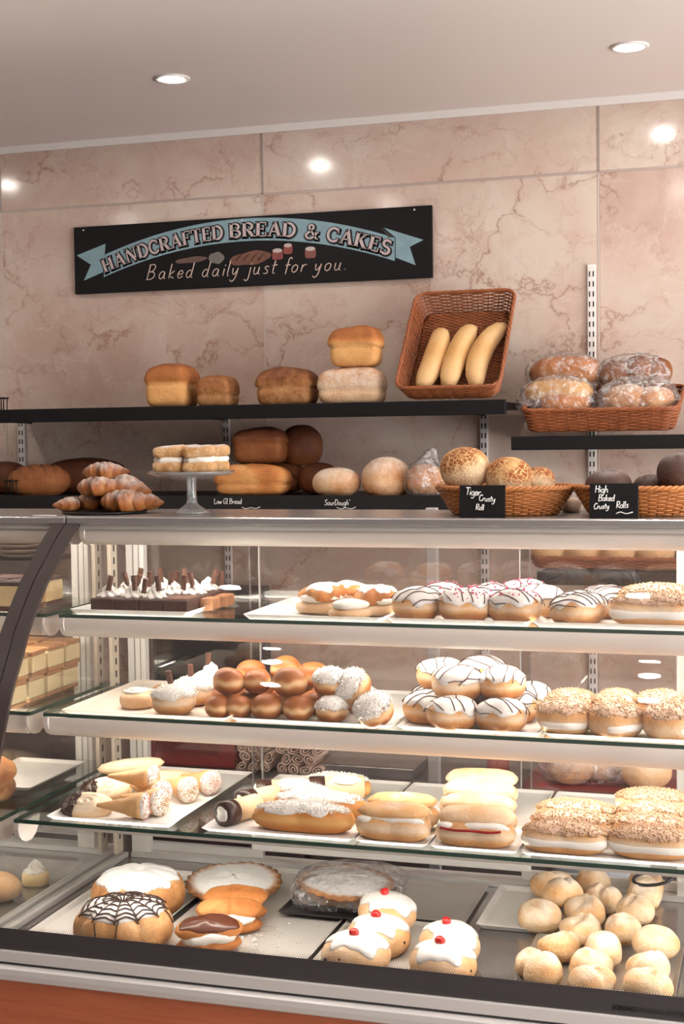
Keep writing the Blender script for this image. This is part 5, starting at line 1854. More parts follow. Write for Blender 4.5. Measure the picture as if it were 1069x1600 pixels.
def bagged(lab, blab, loc, rot, kind, bagdim, items, name):
    M_ = Matrix.Translation(loc) @ Matrix.Rotation(rot[0], 4, 'X') @ Matrix.Rotation(rot[2], 4, 'Z')
    for i, (dim, off, mat, il, rz) in enumerate(items):
        dim = tuple(c * 1.10 for c in dim)
        f = blob(*dim, 2.5, 2.3, dim[2] * .8, .05, 930 + i + len(lab), 1.6)
        q = M_ @ Matrix.Translation(off) @ Matrix.Rotation(rz, 4, 'Z')
        solo(name, body(name, f, lambda P, D: .42 + .35 * D[:, 2], lambda P, D: sstep(.2, .9, D[:, 2])), mat, il, kind, q.to_translation(), q.to_euler(), 'bread inside the plastic bags')
    D, Fc = ico(5)
    g = blob(*bagdim, 2.8, 2.4, bagdim[2] * .75, .08, 950 + len(lab), 2.2, None, .05)
    P = g(D)
    P += D * (.007 * np.abs(waves(D, 3 + len(lab), 13.0)) + .004 * np.abs(waves(D, 8 + len(lab), 28.0)))[:, None]
    P[:, 0] *= 1 + .0
    q = M_
    solo('plastic_bag', mesh('bag', P, Fc, True), BAG, blab, 'bag', q.to_translation(), q.to_euler(), 'clear plastic bread bags')


def inb(px, py, Y):
    p = on_y(px, py, Y)
    return tuple(p)


bagged('a', 'clear bag round the long golden loaf at the back of the basket', inb(886, 607, 3.66), (.1, 0, -.15), 'loaf', (.100, .055, .050), [((.088, .045, .040), (0, 0, .006), B_GOLD, 'long golden loaf in a bag at the back of the basket', 0)], 'bagged_loaf')
bagged('bb', 'crumpled clear bag of pale bread at the front of the basket, with loose corner', inb(872, 648, 3.535), (.1, 0, -.08), 'bread', (.100, .052, .052), [((.078, .034, .030), (.0, .008, .030), B_PALE, 'pale long bread showing above the crumpled front bag', -.05), ((.055, .034, .028), (.022, -.006, .003), B_GOLD, 'brown bread low inside the crumpled front bag', .2)], 'bagged_bread')
bagged('ccc', 'clear bag round the brown buns at the back of the basket', inb(990, 605, 3.65), (.1, 0, .05), 'bun', (.092, .050, .046), [((.036, .036, .034), (-.046, -.006, .004), B_BROWN, 'round brown bun in the back bag, nearest the golden loaf', 0), ((.038, .036, .034), (.014, -.004, .012), B_BROWN, 'round brown bun in the middle of the back bag', 1), ((.032, .034, .032), (.058, .006, .010), B_BROWN, 'round brown bun at the end of the back bag', 2)], 'bagged_bun')
bagged('dddd', 'clear bag round the white floury rolls at the front of the basket', inb(997, 648, 3.535), (.1, 0, .05), 'roll', (.096, .052, .050), [((.052, .040, .034), (-.026, -.002, .008), B_FLOUR, 'white floury roll in the front bag, nearest the crumpled bag', 0), ((.048, .038, .032), (.040, .0, .006), B_FLOUR, 'white floury roll in the front bag, at the basket end', 1)], 'bagged_roll')

# ================================================================== loaves on the shelves
def tin_loaf(v, hx, hy, h, top=.45, over=1.07):
    """tin loaf: straight sides, domed crown that spills over a seam"""
    f0 = blob(hx, hy, h / 2, 6.5, 5.0, h / 2, .010, 1000 + v, 1.5)

    def f(D):
        P = f0(D)
        u = P[:, 2] / h
        k = sstep(top - .04, top + .08, u)
        seam = np.exp(-((u - top) / .035) ** 2)
        P[:, :2] *= (1 + (over - 1) * k - .06 * seam)[:, None]
        dome = sstep(top, 1.0, u)
        P[:, :2] *= (1 - .10 * dome ** 2)[:, None]
        P[:, :2] *= (1 - .05 * (1 - u))[:, None]
        P[:, 2] += h * .06 * k * (1 - (P[:, 0] / hx) ** 2) + .005 * waves(D, v + 50, 2.6) * k
        return P
    f.r = (hx, hy, h / 2)
    return f


def loaf(lab, loc, rz, f, bk, mat, s=5, fl=None, name='tin_loaf', rot=None, cat='loaf', group='loaves on the wall shelves'):
    return solo(name, body('loaf', f, bk, fl, s), mat, lab, cat, loc, rot or (0, 0, rz), group)


def tinbake(h, top=.45):
    return lambda P, D: .12 + .62 * sstep(top, top + .12, P[:, 2] / h) + .25 * sstep(.9, 1.1, P[:, 2] / h) - .0


ZS = SHELF_A + .0008 - .006
Yl = 3.55
xs = lambda px, Y=Yl, z=1.63: x_at(px, Y, z)
loaf('tall golden tin loaf, first on the long shelf', (xs(270), Yl, ZS), .12, tin_loaf(0, .060, .085, .116, .56, 1.05), tinbake(.116, .56), B_GOLD)
loaf('small round topped loaf beside the tall golden one', (xs(341), Yl, ZS), .1, tin_loaf(1, .048, .06, .080, .42, 1.04), lambda P, D: .25 + .35 * sstep(.4, .6, P[:, 2] / .080), B_SEED)
loaf('brown seeded tin loaf in the middle of the long shelf', (xs(450), Yl, ZS), .05, tin_loaf(2, .077, .06, .097, .50, 1.05), lambda P, D: .35 + .5 * sstep(.5, .8, P[:, 2] / .097), B_SEED)
loaf('floury white tin loaf at the bottom of the stack of two', (xs(551), Yl, ZS), .06, tin_loaf(3, .086, .062, .094, .40, 1.03), lambda P, D: .12 + .28 * sstep(.45, .75, P[:, 2] / .094) + .15 * waves(D, 4, 3), B_FLOUR, fl=lambda P, D: sstep(.3, .6, P[:, 2] / .094) * .7)
loaf('golden tin loaf resting on the floury white one', (xs(557, Yl, 1.74), Yl, ZS + .0985), .1, tin_loaf(4, .066, .056, .100, .50, 1.08), lambda P, D: .12 + .62 * sstep(.55, .8, P[:, 2] / .100), B_GOLD)

# low shelf
ZL, YL = 1.352 - .005, 3.47
xl = lambda px, Y=YL, z=1.40: x_at(px, Y, z)


def slashed(P, D):
    for k in range(-2, 3):
        P[:, 2] -= .006 * np.exp(-((P[:, 0] * .9 + P[:, 1] * .35 - k * .030) / .0045) ** 2) * sstep(.1, .5, D[:, 2])
    return P


loaf('slashed brown bloomer at the end of the low shelf', (xl(62), YL, ZL), .35, blob(.085, .058, .048, 2.4, 2.2, .040, .03, 1020, 1.3, slashed), lambda P, D: .45 + .3 * D[:, 2], B_BROWN, name='bloomer_loaf')
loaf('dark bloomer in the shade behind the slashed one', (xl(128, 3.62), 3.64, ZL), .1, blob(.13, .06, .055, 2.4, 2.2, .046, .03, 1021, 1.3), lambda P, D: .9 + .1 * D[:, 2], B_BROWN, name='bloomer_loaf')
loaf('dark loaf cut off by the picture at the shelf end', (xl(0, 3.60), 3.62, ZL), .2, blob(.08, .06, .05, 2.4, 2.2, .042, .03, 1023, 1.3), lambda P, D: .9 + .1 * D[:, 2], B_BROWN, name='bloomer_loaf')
loaf('golden rough topped loaf low beside the cake stand', (xl(396, 3.46), 3.46, ZL), .1, tin_loaf(5, .095, .058, .076, .4, 1.04), lambda P, D: .45 + .3 * waves(D, 8, 3), B_GOLD)
loaf('large brown tin loaf on top behind the rough golden loaf', (xl(412, 3.60), 3.585, ZL + .080), .15, tin_loaf(6, .070, .065, .092, .6, 1.05), lambda P, D: .45 + .35 * sstep(.5, .9, P[:, 2] / .092), B_BROWN)
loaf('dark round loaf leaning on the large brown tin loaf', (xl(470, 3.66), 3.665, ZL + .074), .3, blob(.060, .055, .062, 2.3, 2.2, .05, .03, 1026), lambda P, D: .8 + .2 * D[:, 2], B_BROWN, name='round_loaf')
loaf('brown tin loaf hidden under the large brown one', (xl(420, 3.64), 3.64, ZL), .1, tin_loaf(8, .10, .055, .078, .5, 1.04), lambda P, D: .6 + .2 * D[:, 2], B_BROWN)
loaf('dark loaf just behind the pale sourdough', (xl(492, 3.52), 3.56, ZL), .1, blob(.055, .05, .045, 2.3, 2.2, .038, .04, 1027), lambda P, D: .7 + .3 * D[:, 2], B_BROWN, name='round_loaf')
loaf('pale smooth oval sourdough above its chalk name', (xl(529), 3.455, ZL), .1, blob(.062, .05, .040, 2.3, 2.2, .033, .04, 1028, 1.4), lambda P, D: .2 + .25 * waves(D, 9, 1.5), B_FLOUR, name='sourdough_loaf', fl=lambda P, D: sstep(-.1, .5, D[:, 2]))
loaf('floury cracked cob beside the pale sourdough', (xl(603), 3.47, ZL), .5, blob(.064, .058, .054, 2.2, 2.2, .044, .07, 1029, 2.0, None, .015), lambda P, D: .45 + .3 * waves(D, 10, 3), B_FLOUR, name='cob_loaf', fl=lambda P, D: sstep(0, .6, D[:, 2]) * .9)
loaf('small brown loaf inside the tied clear bag', (xl(668), 3.45, ZL + .003), .2, blob(.048, .045, .042, 2.3, 2.2, .035, .06, 1030), lambda P, D: .5 + .2 * D[:, 2], B_FLOUR, name='bagged_loaf', fl=lambda P, D: D[:, 2] * .5)
D, Fc = ico(5)


def neck(P, D):
    k = sstep(.75, 1.0, D[:, 2])
    P[:, :2] *= (1 - .55 * k)[:, None]
    P[:, 2] += .030 * k
    P[:, 0] += .022 * k
    return P


g = blob(.054, .051, .050, 2.4, 2.2, .037, .05, 1031, 2.2, neck, .03)
solo('plastic_bag', mesh('bag', g(D) + D * (.003 * np.abs(waves(D, 6, 14)))[:, None], Fc, True), BAG, 'clear bag with gathered neck round the small brown loaf', 'bag', (xl(668), 3.45, ZL + .0015), (0, 0, .2), 'clear plastic bread bags')

# black wire rack at the shelf end
for zb, zt, px, Yk, lab in ((1.585, 1.62, 4, 3.56, 'black wire stand at the end of the long shelf'), (1.3475, 1.39, 18, 3.395, 'black wire stand before the slashed bloomer')):
    t = thing('wire_stand', lab, 'wire stand', (x_at(px, Yk, zb), Yk, zb))
    part('top_ring', Acc().tube(np.c_[.016 * np.cos(np.arange(24) * PI / 12), .016 * np.sin(np.arange(24) * PI / 12), np.full(24, zt - zb)], .0025, 6, True).build('ring', True), BLACK, t)
    for k in range(4):
        a = k * PI / 2 + .3
        part('wire_leg', Acc().tube([(.014 * math.cos(a), .014 * math.sin(a), zt - zb), (.013 * math.cos(a), .013 * math.sin(a), -.004 + .004)], .0016, 6).build('leg', True), BLACK, t)

# ================================================================== on the counter top
def tag_sign(lab, px, Y, w, h, lines):
    z = ZC
    x = x_at(px, Y, z + .03)
    t = thing('chalk_sign', lab, 'sign', (x, Y, z + .0004), (-.10, 0, 0), 'small black chalk signs')
    part('board', Acc().box(-w / 2, w / 2, 0, .004, 0, h, .0008).build('board'), BLACK, t)
    for txt, hh, dx, dzz, sl in lines:
        me, ww = hand_text(txt, hh, .0019, 0, 0, slant=.12, slope=sl, adv=.92)
        part('lettering', me, CHALK, t, (dx, -.0006, dzz), label='chalk word')
    return t


sg = tag_sign('black chalk sign reading Tiger Crusty Roll before the first basket', 753, 2.568, .086, .060, [('Tiger', .0140, -.032, .042, -.05), ('Crusty', .0115, -.006, .031, -.06), ('Roll', .0105, -.012, .014, .0)])
sg2 = tag_sign('black chalk sign reading High Baked Crusty Rolls before the second basket', 959, 2.568, .087, .063, [('High', .0130, -.034, .046, .0), ('Baked', .0115, -.028, .031, .0), ('Crusty', .0105, -.036, .016, .05), ('Rolls', .0115, .004, .018, .05)])
part('underline', Acc().tube(smooth_path([(.004, -.0006, .008), (.012, -.0006, .011), (.022, -.0006, .008), (.034, -.0006, .011)]), .0010, 5).build('underline', True), CHALK, sg2)
BKY = 2.672
b1x = (x_at(686, BKY, ZC + .05) + x_at(896, BKY, ZC + .05)) / 2
b1w = (x_at(896, BKY, ZC + .05) - x_at(686, BKY, ZC + .05)) / 2
basket('oval honey wicker basket of tiger rolls', (b1x, BKY, ZC + .0006), (0, 0, 0), (b1w * .78, .070), (b1w, .092), .052, 'oval', WICKER_L, WICKER_L, .0040, 44)
b2x = x_at(898, BKY, ZC + .05) + b1w
basket('oval honey wicker basket of dark rolls at the counter end', (b2x, BKY, ZC + .0006), (0, 0, 0), (b1w * .78, .070), (b1w, .092), .052, 'oval', WICKER_L, WICKER_L, .0040, 44)
for i, (px, Y, r, dzz, lab) in enumerate(((727, 2.660, .048, .058, 'tallest tiger roll in the honey basket'), (793, 2.655, .046, .040, 'tiger roll in the middle of the honey basket'), (842, 2.69, .034, .038, 'smaller tiger roll at the basket end'))):
    f = blob(r, r * .95, r * .86, 2.15, 2.2, r * .66, .04, 1100 + i, 1.5)
    zz = ZC + .0055 + dzz * .9
    solo('tiger_roll', body('roll', f, lambda P, D: .28 + .72 * sstep(-.2, .5, D[:, 2] - .35 * D[:, 0]), None, 5), B_TIGER, lab, 'bread roll', (x_at(px, Y, zz + .03), Y, zz), (.1, 0, i * 2.0), 'tiger rolls')
for i, (px, Y, r, dzz, lab) in enumerate(((951, 2.660, .044, .022, 'grey floured dark roll behind the second chalk sign'), (1016, 2.70, .034, .024, 'small dark roll in the middle of the end basket'), (1066, 2.665, .046, .050, 'large dark roll at the picture edge'))):
    f = blob(r, r * .95, r * .80, 2.15, 2.2, r * .62, .03, 1110 + i, 1.5)
    zz = ZC + .0055 + dzz * .9
    solo('dark_roll', body('roll', f, lambda P, D: .45 + .3 * D[:, 2], lambda P, D: sstep(.3, .9, D[:, 2]) * .7), B_DARK, lab, 'bread roll', (x_at(px, Y, zz + .03), Y, zz), (0, 0, i * 2.0), 'dark rolls')
# crumpled paper between the baskets
solo('paper_bag', body('bag', blob(.020, .030, .016, 2.4, 2.2, .013, .18, 1140, 3, None, .06), lambda P, D: P[:, 0] * 0, None, 4), plain('brown_paper', (.55, .40, .30), .7), 'crumpled pale paper between the two oval baskets', 'paper', (x_at(892, 2.76, ZC + .02), 2.76, ZC + .0005))


# croissants on a black plate
def croissant_mesh(v):
    n, m = 110, 28
    g = np.random.default_rng(1200 + v)
    s = np.linspace(-1, 1, n)
    ang = s * .62
    R = .086
    cx, cy = R * np.sin(ang), R * (1 - np.cos(ang))
    rad = .0215 * (1 - np.abs(s) ** 1.7) ** .80 + .0045
    stp = 6
    ph = (np.abs(s) * stp / 2 + .5) % 1.0
    ridge = np.where(ph < .25, ph / .25, 1 - (ph - .25) / .75)
    rad *= 1 + .13 * (ridge - .5)
    a = np.arange(m) * 2 * PI / m
    rings = []
    for i in range(n):
        t = np.array([math.cos(ang[i]), math.sin(ang[i]), 0])
        nrm = np.array([-math.sin(ang[i]), math.cos(ang[i]), 0])
        c = np.array([cx[i], cy[i], .0])
        skew = .011 * np.cos(a)[:, None] * t * np.sign(s[i] + 1e-6)
        p = c + rad[i] * (np.cos(a)[:, None] * nrm * 1.12 + np.sin(a)[:, None] * np.array([0, 0, .92])) + skew
        rings.append(p)
    P = np.concatenate(rings)
    P[:, 2] = np.where(P[:, 2] < -.017, -.017 + (P[:, 2] + .017) * .1, P[:, 2]) + .018
    A = Acc()
    A.loft(rings)
    bkr = np.clip(np.repeat(.34 + .40 * ridge, m) + .25 * (P[:, 2] - .02) / .02, 0, 1)
    fl = sstep(.016, .040, P[:, 2]) * .75
    return mesh('croissant', P, A.F, True, {'bk': bkr, 'fl': fl})


CRM = [croissant_mesh(0)]
plx, ply = x_at(164, 2.672, ZC), 2.672
t = thing('round_plate', 'flat black round plate under the croissants', 'plate', (plx, ply, ZC + .0004))
part('disc', Acc().lathe([(.001, 0), (.084, 0), (.089, .003), (.089, .0045), (.083, .004), (.001, .0035)], 48).build('disc', True), BLACKTRAY, t)
CRO = [(114, 2.660, .0, 1.2, .72, 'small croissant end at the plate side nearest the bloomer'), (193, 2.640, .0, .15, 1.10, 'large croissant along the front of the plate'), (222, 2.700, .0, -.6, .9, 'croissant low at the plate side nearest the cake stand'), (152, 2.690, .0, .5, .95, 'croissant hidden low at the rear of the plate'),
       (152, 2.652, .031, .1, 1.0, 'croissant of the middle layer, heavily sugared'), (190, 2.690, .033, -.35, 1.05, 'dark croissant of the middle layer sloping down'), (162, 2.678, .064, .25, .92, 'croissant crowning the pile')]
for i, (px, Y, up, rz, sc, lab) in enumerate(CRO):
    solo('croissant', CRM[0], B_CROI, lab, 'croissant', (x_at(px, Y, ZC + up + .02), Y, ZC + .0052 + up), (.0, (.22 if i == 5 else 0), rz), 'sugared croissants on the black plate', sc)

# cake stand with filled slices
csx, csy = x_at(299, 2.665, ZC + .08), 2.665
t = thing('cake_stand', 'pressed glass cake stand with a stem', 'cake stand', (csx, csy, ZC + .0004))
PH = .082
part('plate', Acc().lathe([(.001, PH), (.078, PH + .001), (.087, PH + .003), (.089, PH + .005), (.0885, PH + .001), (.078, PH - .004), (.012, PH - .005)], 56).build('plate', True), CLEARSTAND, t)
part('stem', Acc().lathe([(.012, PH - .0055), (.0105, PH - .012), (.0095, .045), (.0105, .026), (.013, .0205)], 16).build('stem', True), CLEARSTAND, t)
part('foot', Acc().lathe([(.013, .020), (.018, .015), (.028, .009), (.036, .004), (.038, 0), (.001, .0005)], 40).build('foot', True), CLEARSTAND, t)


def filled_slice(lab, loc, rz, v):
    t = thing('filled_slice', lab, 'cake slice', loc, (0, 0, rz), 'cream filled slices on the cake stand')
    f = blob(.033, .029, .0125, 5.5, 4.0, .0120, .06, 1300 + v, 2.6, None, .035)
    me1 = once(('fsl', v), lambda: body('layer', f, lambda P, D: .40 + .25 * waves(D, v, 4), lambda P, D: sstep(.25, .6, D[:, 2])))
    FK = bread('flaky_layer', (0.84, 0.62, 0.38), (0.64, 0.34, 0.13), (0.34, 0.12, 0.04), (0.90, 0.84, 0.78), nz=.5, scale=60, bump=.8, fr=(.16, .42))
    part('lower_layer', me1, FK, t)
    part('cream', once(('fsc', v), lambda: body('cream', blob(.031, .027, .011, 3, 2.4, .010, .14, 1310 + v, 3.4, None, .05), lambda P, D: P[:, 0] * 0)), CREAM, t, (0, 0, .0165))
    part('upper_layer', me1, FK, t, (.001, .001, .031), (.05, -.06, .1))
    g = np.random.default_rng(v)
    for k in range(0):
        part('raisin', once('raisin', lambda: body('raisin', blob(.0045, .0035, .003, 2, 2, .003, .15, 4), lambda P, D: P[:, 0], None, 2)), RAISIN, t, (g.uniform(-.022, .022), -.0245, g.uniform(.012, .024)))
    return t


for i, (dx, dy, up, lab) in enumerate(((-.034, -.024, 0, 'cream filled slice on the cake stand, front, nearest the croissants'), (.030, -.026, 0, 'cream filled slice on the cake stand, front, away from the croissants'), (-.026, .036, .002, 'cream filled slice at the back of the stand, nearest the croissants'), (.036, .032, .004, 'tilted cream filled slice at the back of the stand'))):
    filled_slice(lab, (csx + dx, csy + dy, ZC + PH + .0022), .1 + .1 * i, i % 2)
# small white paper at the counter corner
p = on_z(86, 804, ZC)
pl = np.c_[np.cos(np.arange(20) * PI / 10) * .028, np.sin(np.arange(20) * PI / 10) * .013]
solo('paper_slip', Acc().prism(pl, 0, .0008).build('slip'), PAPER, 'small white paper slip at the corner of the counter', 'paper', (p[0], 2.568, ZC + .0004))

# ================================================================== behind the case
ZW = 0.655
bc = thing('back_counter', 'dark worktop cabinet along the marbled wall behind the case', 'cabinet', (-1.0, 3.46, 0))
part('worktop', Acc().box(-.62, 1.58, -.33, .325, ZW - .03, ZW, .003).build('worktop'), plain('grey_worktop', (.115, .105, .105), .28), bc)
part('carcass', Acc().box(-.61, 1.57, -.30, .325, .10, ZW - .031).build('carcass'), plain('cabinet_grey', (.12, .10, .10), .5), bc)
for k in range(2, 6):
    d = part('door', Acc().box(-.275, .275, -.318, -.302, .12, ZW - .05, .002).build('door'), plain('cabinet_door', (.16, .13, .125), .45), bc, (-1.5 + k * .57, 0, 0))
    part('handle', Acc().tube([(-.06, -.335, ZW - .10), (.06, -.335, ZW - .10)], .005, 8).build('handle', True), ALU, d)
# red crate
yc = 3.30
x0, x1 = x_at(228, yc, .85), x_at(366, yc, .85)
t = thing('red_crate', 'dark red plastic crate on the worktop behind the biscuits', 'crate', ((x0 + x1) / 2, yc, ZW + .0005))
w = (x1 - x0) / 2
part('body', Acc().box(-w, w, 0, .30, 0, .125, .008).build('body'), RED_PLASTIC, t)
A = Acc().prism([(-w * .80, .035), (w * .62, .035), (w * .86, .115), (-w * .80, .115)], -.006, -.0005, 'y')
part('front_panel', recalc(A.build('front_panel')), plain('crate_red_dark', (.13, .010, .012), .3), t)
for k in range(7):
    part('slat', Acc().box(-w * .7 + k * w * .21, -w * .7 + k * w * .21 + .006, -.0095, -.0065, .060, .105, .001).build('slat'), RED_PLASTIC, t)
# dark appliance above and behind it
x0, x1 = x_at(236, 3.62, 1.1), x_at(392, 3.62, 1.1)
t = thing('dark_appliance', 'dark grey boxy appliance standing behind the red crate', 'appliance', ((x0 + x1) / 2, 3.70, ZW + .0005))
w = (x1 - x0) / 2
part('body', Acc().box(-w, w, -.08, .075, 0, .42, .006).build('body'), DARKGREY, t)
part('door', Acc().box(-w * .9, w * .9, -.088, -.081, .05, .39, .003).build('door'), plain('appliance_door', (.03, .027, .03), .15), t)
# bundles of rolled wafers in bags
for bi, (px0, px1, lab) in enumerate(((366, 428, 'bag of rolled wafers next to the red crate'), (430, 502, 'bag of rolled wafers away from the red crate'))):
    Yr = 3.28
    xa, xb = x_at(px0, Yr, .82), x_at(px1, Yr, .82)
    t = thing('wafer_bag', lab, 'bag of wafers', ((xa + xb) / 2, Yr, ZW + .0008), group='bags of rolled wafers')
    w = (xb - xa) / 2
    n = 20
    a = np.arange(n) * 2 * PI / n
    g = np.random.default_rng(bi)

    def wafer():
        A = Acc()
        sp = np.linspace(0, 3.6 * PI, 40)
        r = .0035 + .0105 * sp / sp[-1]
        pth = np.c_[r * np.cos(sp) * 1.35, r * np.sin(sp) * .95]
        pin = pth * (1 - .0022 / r)[:, None]
        ring = np.vstack([pth, pin[::-1]])
        m_ = len(pth)
        V = np.r_[np.c_[ring[:, 0], np.zeros(2 * m_), ring[:, 1]], np.c_[ring[:, 0], np.full(2 * m_, .12), ring[:, 1]]]
        Fc = []
        for i in range(2 * m_ - 1):
            Fc.append((i, i + 1, 2 * m_ + i + 1, 2 * m_ + i))
        for i in range(m_ - 1):
            Fc.append((i, 2 * m_ - 1 - i, 2 * m_ - 2 - i, i + 1))
        return mesh('wafer', V, Fc, False)
    me = once('wafer_roll', wafer)
    for row in range(3):
        for c in range(3 if bi == 0 else 4):
            x = -w + .017 + c * .031 + (.010 if row % 2 else 0)
            if x > w - .006:
                continue
            part('wafer_roll', me, plain('rolled_wafer', (.62, .46, .38), .6, var=.15), t, (x, g.uniform(-.006, .006), .015 + row * .026), (0, g.uniform(-1.2, 1.2), 0))
# grey upright post, trays and boxes on the worktop
x = x_at(681, 3.12, .8)
solo('steel_post', Acc().box(-.013, .013, 0, .02, 0, 1.335, .002).build('post'), plain('post_grey', (.40, .38, .38), .4), 'grey steel post in front of the back worktop', 'post', (x, 3.095, 0))
solo('steel_pan', Acc().box(-.12, .12, -.12, .12, 0, .03, .004).build('pan'), plain('pan_steel', (.30, .29, .29), .25, .8), 'shallow steel pan on the worktop beside the grey post', 'pan', (x_at(590, 3.40, ZW), 3.42, ZW + .0006))
x0, x1 = x_at(820, 3.25, .8), x_at(1080, 3.25, .8)
t = thing('red_tray', 'dull red plastic tray under bagged rolls on the worktop', 'tray', ((x0 + x1) / 2, 3.36, ZW + .0006))
w = (x1 - x0) / 2
part('base', Acc().box(-w, w, -.16, .16, 0, .026, .001).build('base'), RED_PLASTIC, t)
part('front_wall', Acc().box(-w, w, -.166, -.161, 0, .024, .001).build('wall'), plain('tray_red', (.12, .025, .025), .4), t)
part('back_wall', Acc().box(-w, w, .161, .166, 0, .045, .001).build('wall'), RED_PLASTIC, t)
for i, (px, r, mt, lab) in enumerate(((893, .052, B_FLOUR, 'white roll in the bag behind the nut fingers, first'), (935, .050, B_FLOUR, 'white roll in the bag behind the nut fingers, second'), (1010, .058, B_ROLL, 'pale brown roll behind the nut fingers, unbagged'))):
    f = blob(r, r, r * .72, 2.2, 2.2, r * .6, .05, 1400 + i)
    solo('bread_roll', body('roll', f, lambda P, D: .3 + .2 * D[:, 2], lambda P, D: sstep(.0, .6, D[:, 2])), mt, lab, 'bread roll', (x_at(px, 3.30, .83), 3.28 + .05 * (i % 2), ZW + .0275), (0, 0, i), 'rolls on the back worktop')
f = blob(.120, .075, .062, 2.8, 2.3, .045, .07, 1410, 2.2, None, .04)
solo('plastic_bag', body('bag', f, lambda P, D: P[:, 0] * 0), BAG, 'clear plastic bag round the white rolls on the worktop', 'bag', (x_at(918, 3.30, .82), 3.305, ZW + .0270), (0, 0, .1), 'clear plastic bread bags')
t = thing('red_bottle', 'slim red bottle on the worktop behind the cream fingers', 'bottle', (x_at(778, 3.40, .8), 3.40, ZW + .0006))
part('body', Acc().lathe([(.026, 0), (.028, .004), (.026, .07), (.014, .10), (.010, .12), (.010, .13)], 24).build('body', True), plain('bottle_red', (.40, .10, .09), .35), t)
part('cap', Acc().lathe([(.011, .1305), (.011, .142), (.009, .144)], 20).build('cap', True), RED_PLASTIC, t)
# black cable and white cloth low behind the deck
solo('white_cloth', body('cloth', blob(.11, .05, .045, 2.3, 2.2, .03, .14, 1420, 3, None, .05), lambda P, D: P[:, 0] * 0), plain('cloth', (.60, .62, .68), .8), 'crumpled white cloth seen low behind the rolls', 'cloth', (x_at(935, 2.90, .62), 2.905, .5862))
solo('cloth_ledge', Acc().box(-.16, .16, -.06, .06, 0, .585, .003).build('ledge'), DARKGREY, 'dark stool under the crumpled white cloth', 'stool', (x_at(940, 2.90, .6), 2.905, 0.0))
a = np.linspace(0, 2 * PI, 40, endpoint=False)
solo('black_cable', Acc().tube(np.c_[(.036 * np.cos(a)), .016 * np.sin(a), .012 + .010 * np.sin(a + .6)], .0032, 8, True).build('cable', True), BLACKTRAY, 'loop of black cable over the rear rolls', 'cable', tuple(on_z(1020, 1374, .655) - np.array([0, 0, .010])))
# dark crate with pink bars behind the gap under the rear door
x0, x1 = x_at(236, 2.86, .62), x_at(396, 2.86, .62)
t = thing('barred_crate', 'dark crate with short pink bars seen under the rear glass', 'crate', ((x0 + x1) / 2, 2.84, .0))
w = (x1 - x0) / 2
part('body', Acc().box(-w, w, 0, .12, 0, .668, .004).build('body'), plain('crate_dark', (.030, .012, .016), .45), t)
for k in range(6):
    part('bar', Acc().tube([(-w + .028 + k * w * .31, -.004, .640), (-w + .034 + k * w * .31, -.004, .662)], .0022, 6).build('bar', True), plain('bar_pink', (.60, .22, .30), .4), t)

# ================================================================== neighbouring case
def layer_slice(lab, loc, v, rot, dims, cats, grp):
    w, d, h = dims
    t = thing('layer_slice', lab, 'cake slice', loc, rot, grp)
    z = 0
    for i, (nm, mt, k) in enumerate(cats):
        part(nm, once(('ls', dims, i, len(cats)), lambda z=z, k=k: Acc().box(-w / 2, w / 2, -d / 2, d / 2, z + .0002, z + h * k - .0002, .0025).build('layer')), mt, t)
        z += h * k
    return t


VAN = [('pastry_base', PASTRY, .16), ('custard', CUSTARD, .66), ('pastry_lid', PASTRY, .18)]
SPC = [('base', CHOCMILK, .18), ('sponge', SPONGE, .70), ('glaze', BROWNIE, .12)]
tz1, tz2, tz3 = S1 + .0006, S2 + .0006, S3 + .0006
XN = -1.3775 - .045
for i, (ox, Y, ) in enumerate(((0, 2.50), (-.075, 2.50), (-.15, 2.50), (-.225, 2.50), (0, 2.585), (-.075, 2.585))):
    layer_slice('tall sponge slice with dark glaze on the neighbouring top shelf, %s' % ['front, nearest the frame', 'front, second', 'front, third', 'front, fourth', 'rear, nearest the frame', 'rear, second'][i], (XN - .035 + ox, Y, tz1), i, (0, 0, 0), (.066, .070, .060), SPC, 'sponge slices in the neighbouring case')
for row in range(4):
    for col in range(2):
        for lv in range(2):
            layer_slice('custard slice in the neighbouring case, %s layer, row %s from the glass, %s column' % (['lower', 'upper'][lv], ['one', 'two', 'three', 'four'][row], ['inner', 'outer'][col]), (XN - .030 - col * .068 + (.006 if lv else 0), 2.43 + row * .072, tz2 + lv * .0515), row, (0, 0, .05 * ((row + lv) % 3 - 1)), (.058, .060, .051), VAN, 'custard slices in the neighbouring case')
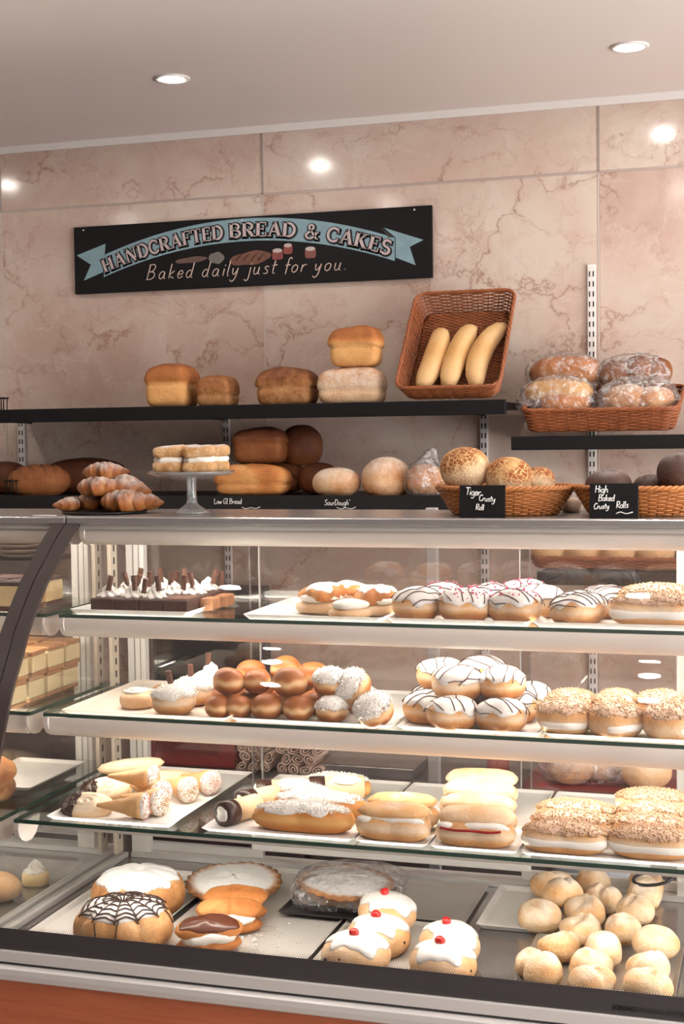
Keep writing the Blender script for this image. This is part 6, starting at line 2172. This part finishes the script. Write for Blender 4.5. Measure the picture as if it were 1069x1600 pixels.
for i, (px, Y, r, up, lab) in enumerate(((40, 2.40, .045, .030, 'golden crusted cake on the neighbouring third shelf, upper'), (55, 2.345, .04, 0, 'fruit speckled cake on the neighbouring third shelf, front'), (12, 2.40, .045, 0, 'fruit speckled cake on the neighbouring third shelf, edge'))):
    f = blob(r, r * .9, r * .62, 2.3, 2.2, r * .5, .10, 1500 + i, 2.4, None, .04)
    solo('crumble_cake', body('cake', f, lambda P, D: .45 + .4 * waves(D, i, 4)), B_GOLD if i == 0 else B_SEED, lab, 'cake', (min(x_at(px, Y, tz3 + .03), XN - .045), Y, tz3 + up), (0, 0, i), 'crumble cakes in the neighbouring case')
tray('white card tray on the neighbouring third shelf', XN - .16, XN, 2.46, 2.70, S3, PAPER, .008)
solo('bread_roll', body('roll', blob(.07, .035, .03, 2.6, 2.2, .026, .04, 1510), lambda P, D: .2 + .2 * D[:, 2]), B_SOFT, 'bread roll low in the neighbouring case on its deck', 'bread roll', (XN - .075, 2.42, DK + .001))
t = thing('cream_cake', 'small cake with piped white top on the neighbouring deck', 'cake', (XN - .032, 2.53, DK + .001))
part('sponge', Acc().lathe([(.026, 0), (.028, .004), (.027, .022), (.024, .025), (.001, .025)], 28).build('sponge', True), SPONGE, t)
part('cream', CS, CREAM, t, (0, 0, .0245))
# stack of plates behind the neighbouring case
xs_, Ys_ = x_at(22, 3.08, 1.2), 3.12
PL = Acc().lathe([(.001, .001), (.040, .001), (.058, .010), (.060, .0115), (.057, .0115), (.039, .004), (.001, .0035)], 36).build('plate', True)
for k in range(9):
    solo('stacked_plate', PL, plain('beige_plate', (.45, .36, .30), .4), 'beige plate in the stack behind the neighbouring case, %s from the top' % ['first', 'second', 'third', 'fourth', 'fifth', 'sixth', 'seventh', 'eighth', 'ninth'][8 - k], 'plate', (xs_, Ys_, 1.206 + k * .0125), group='stack of beige plates')
solo('side_cabinet', Acc().box(-.16, .16, -.10, .12, 0, 1.205, .004).build('cabinet'), plain('cabinet_dark', (.07, .055, .055), .5), 'dark cabinet under the stack of beige plates', 'cabinet', (xs_ - .05, Ys_ + .02, 0))
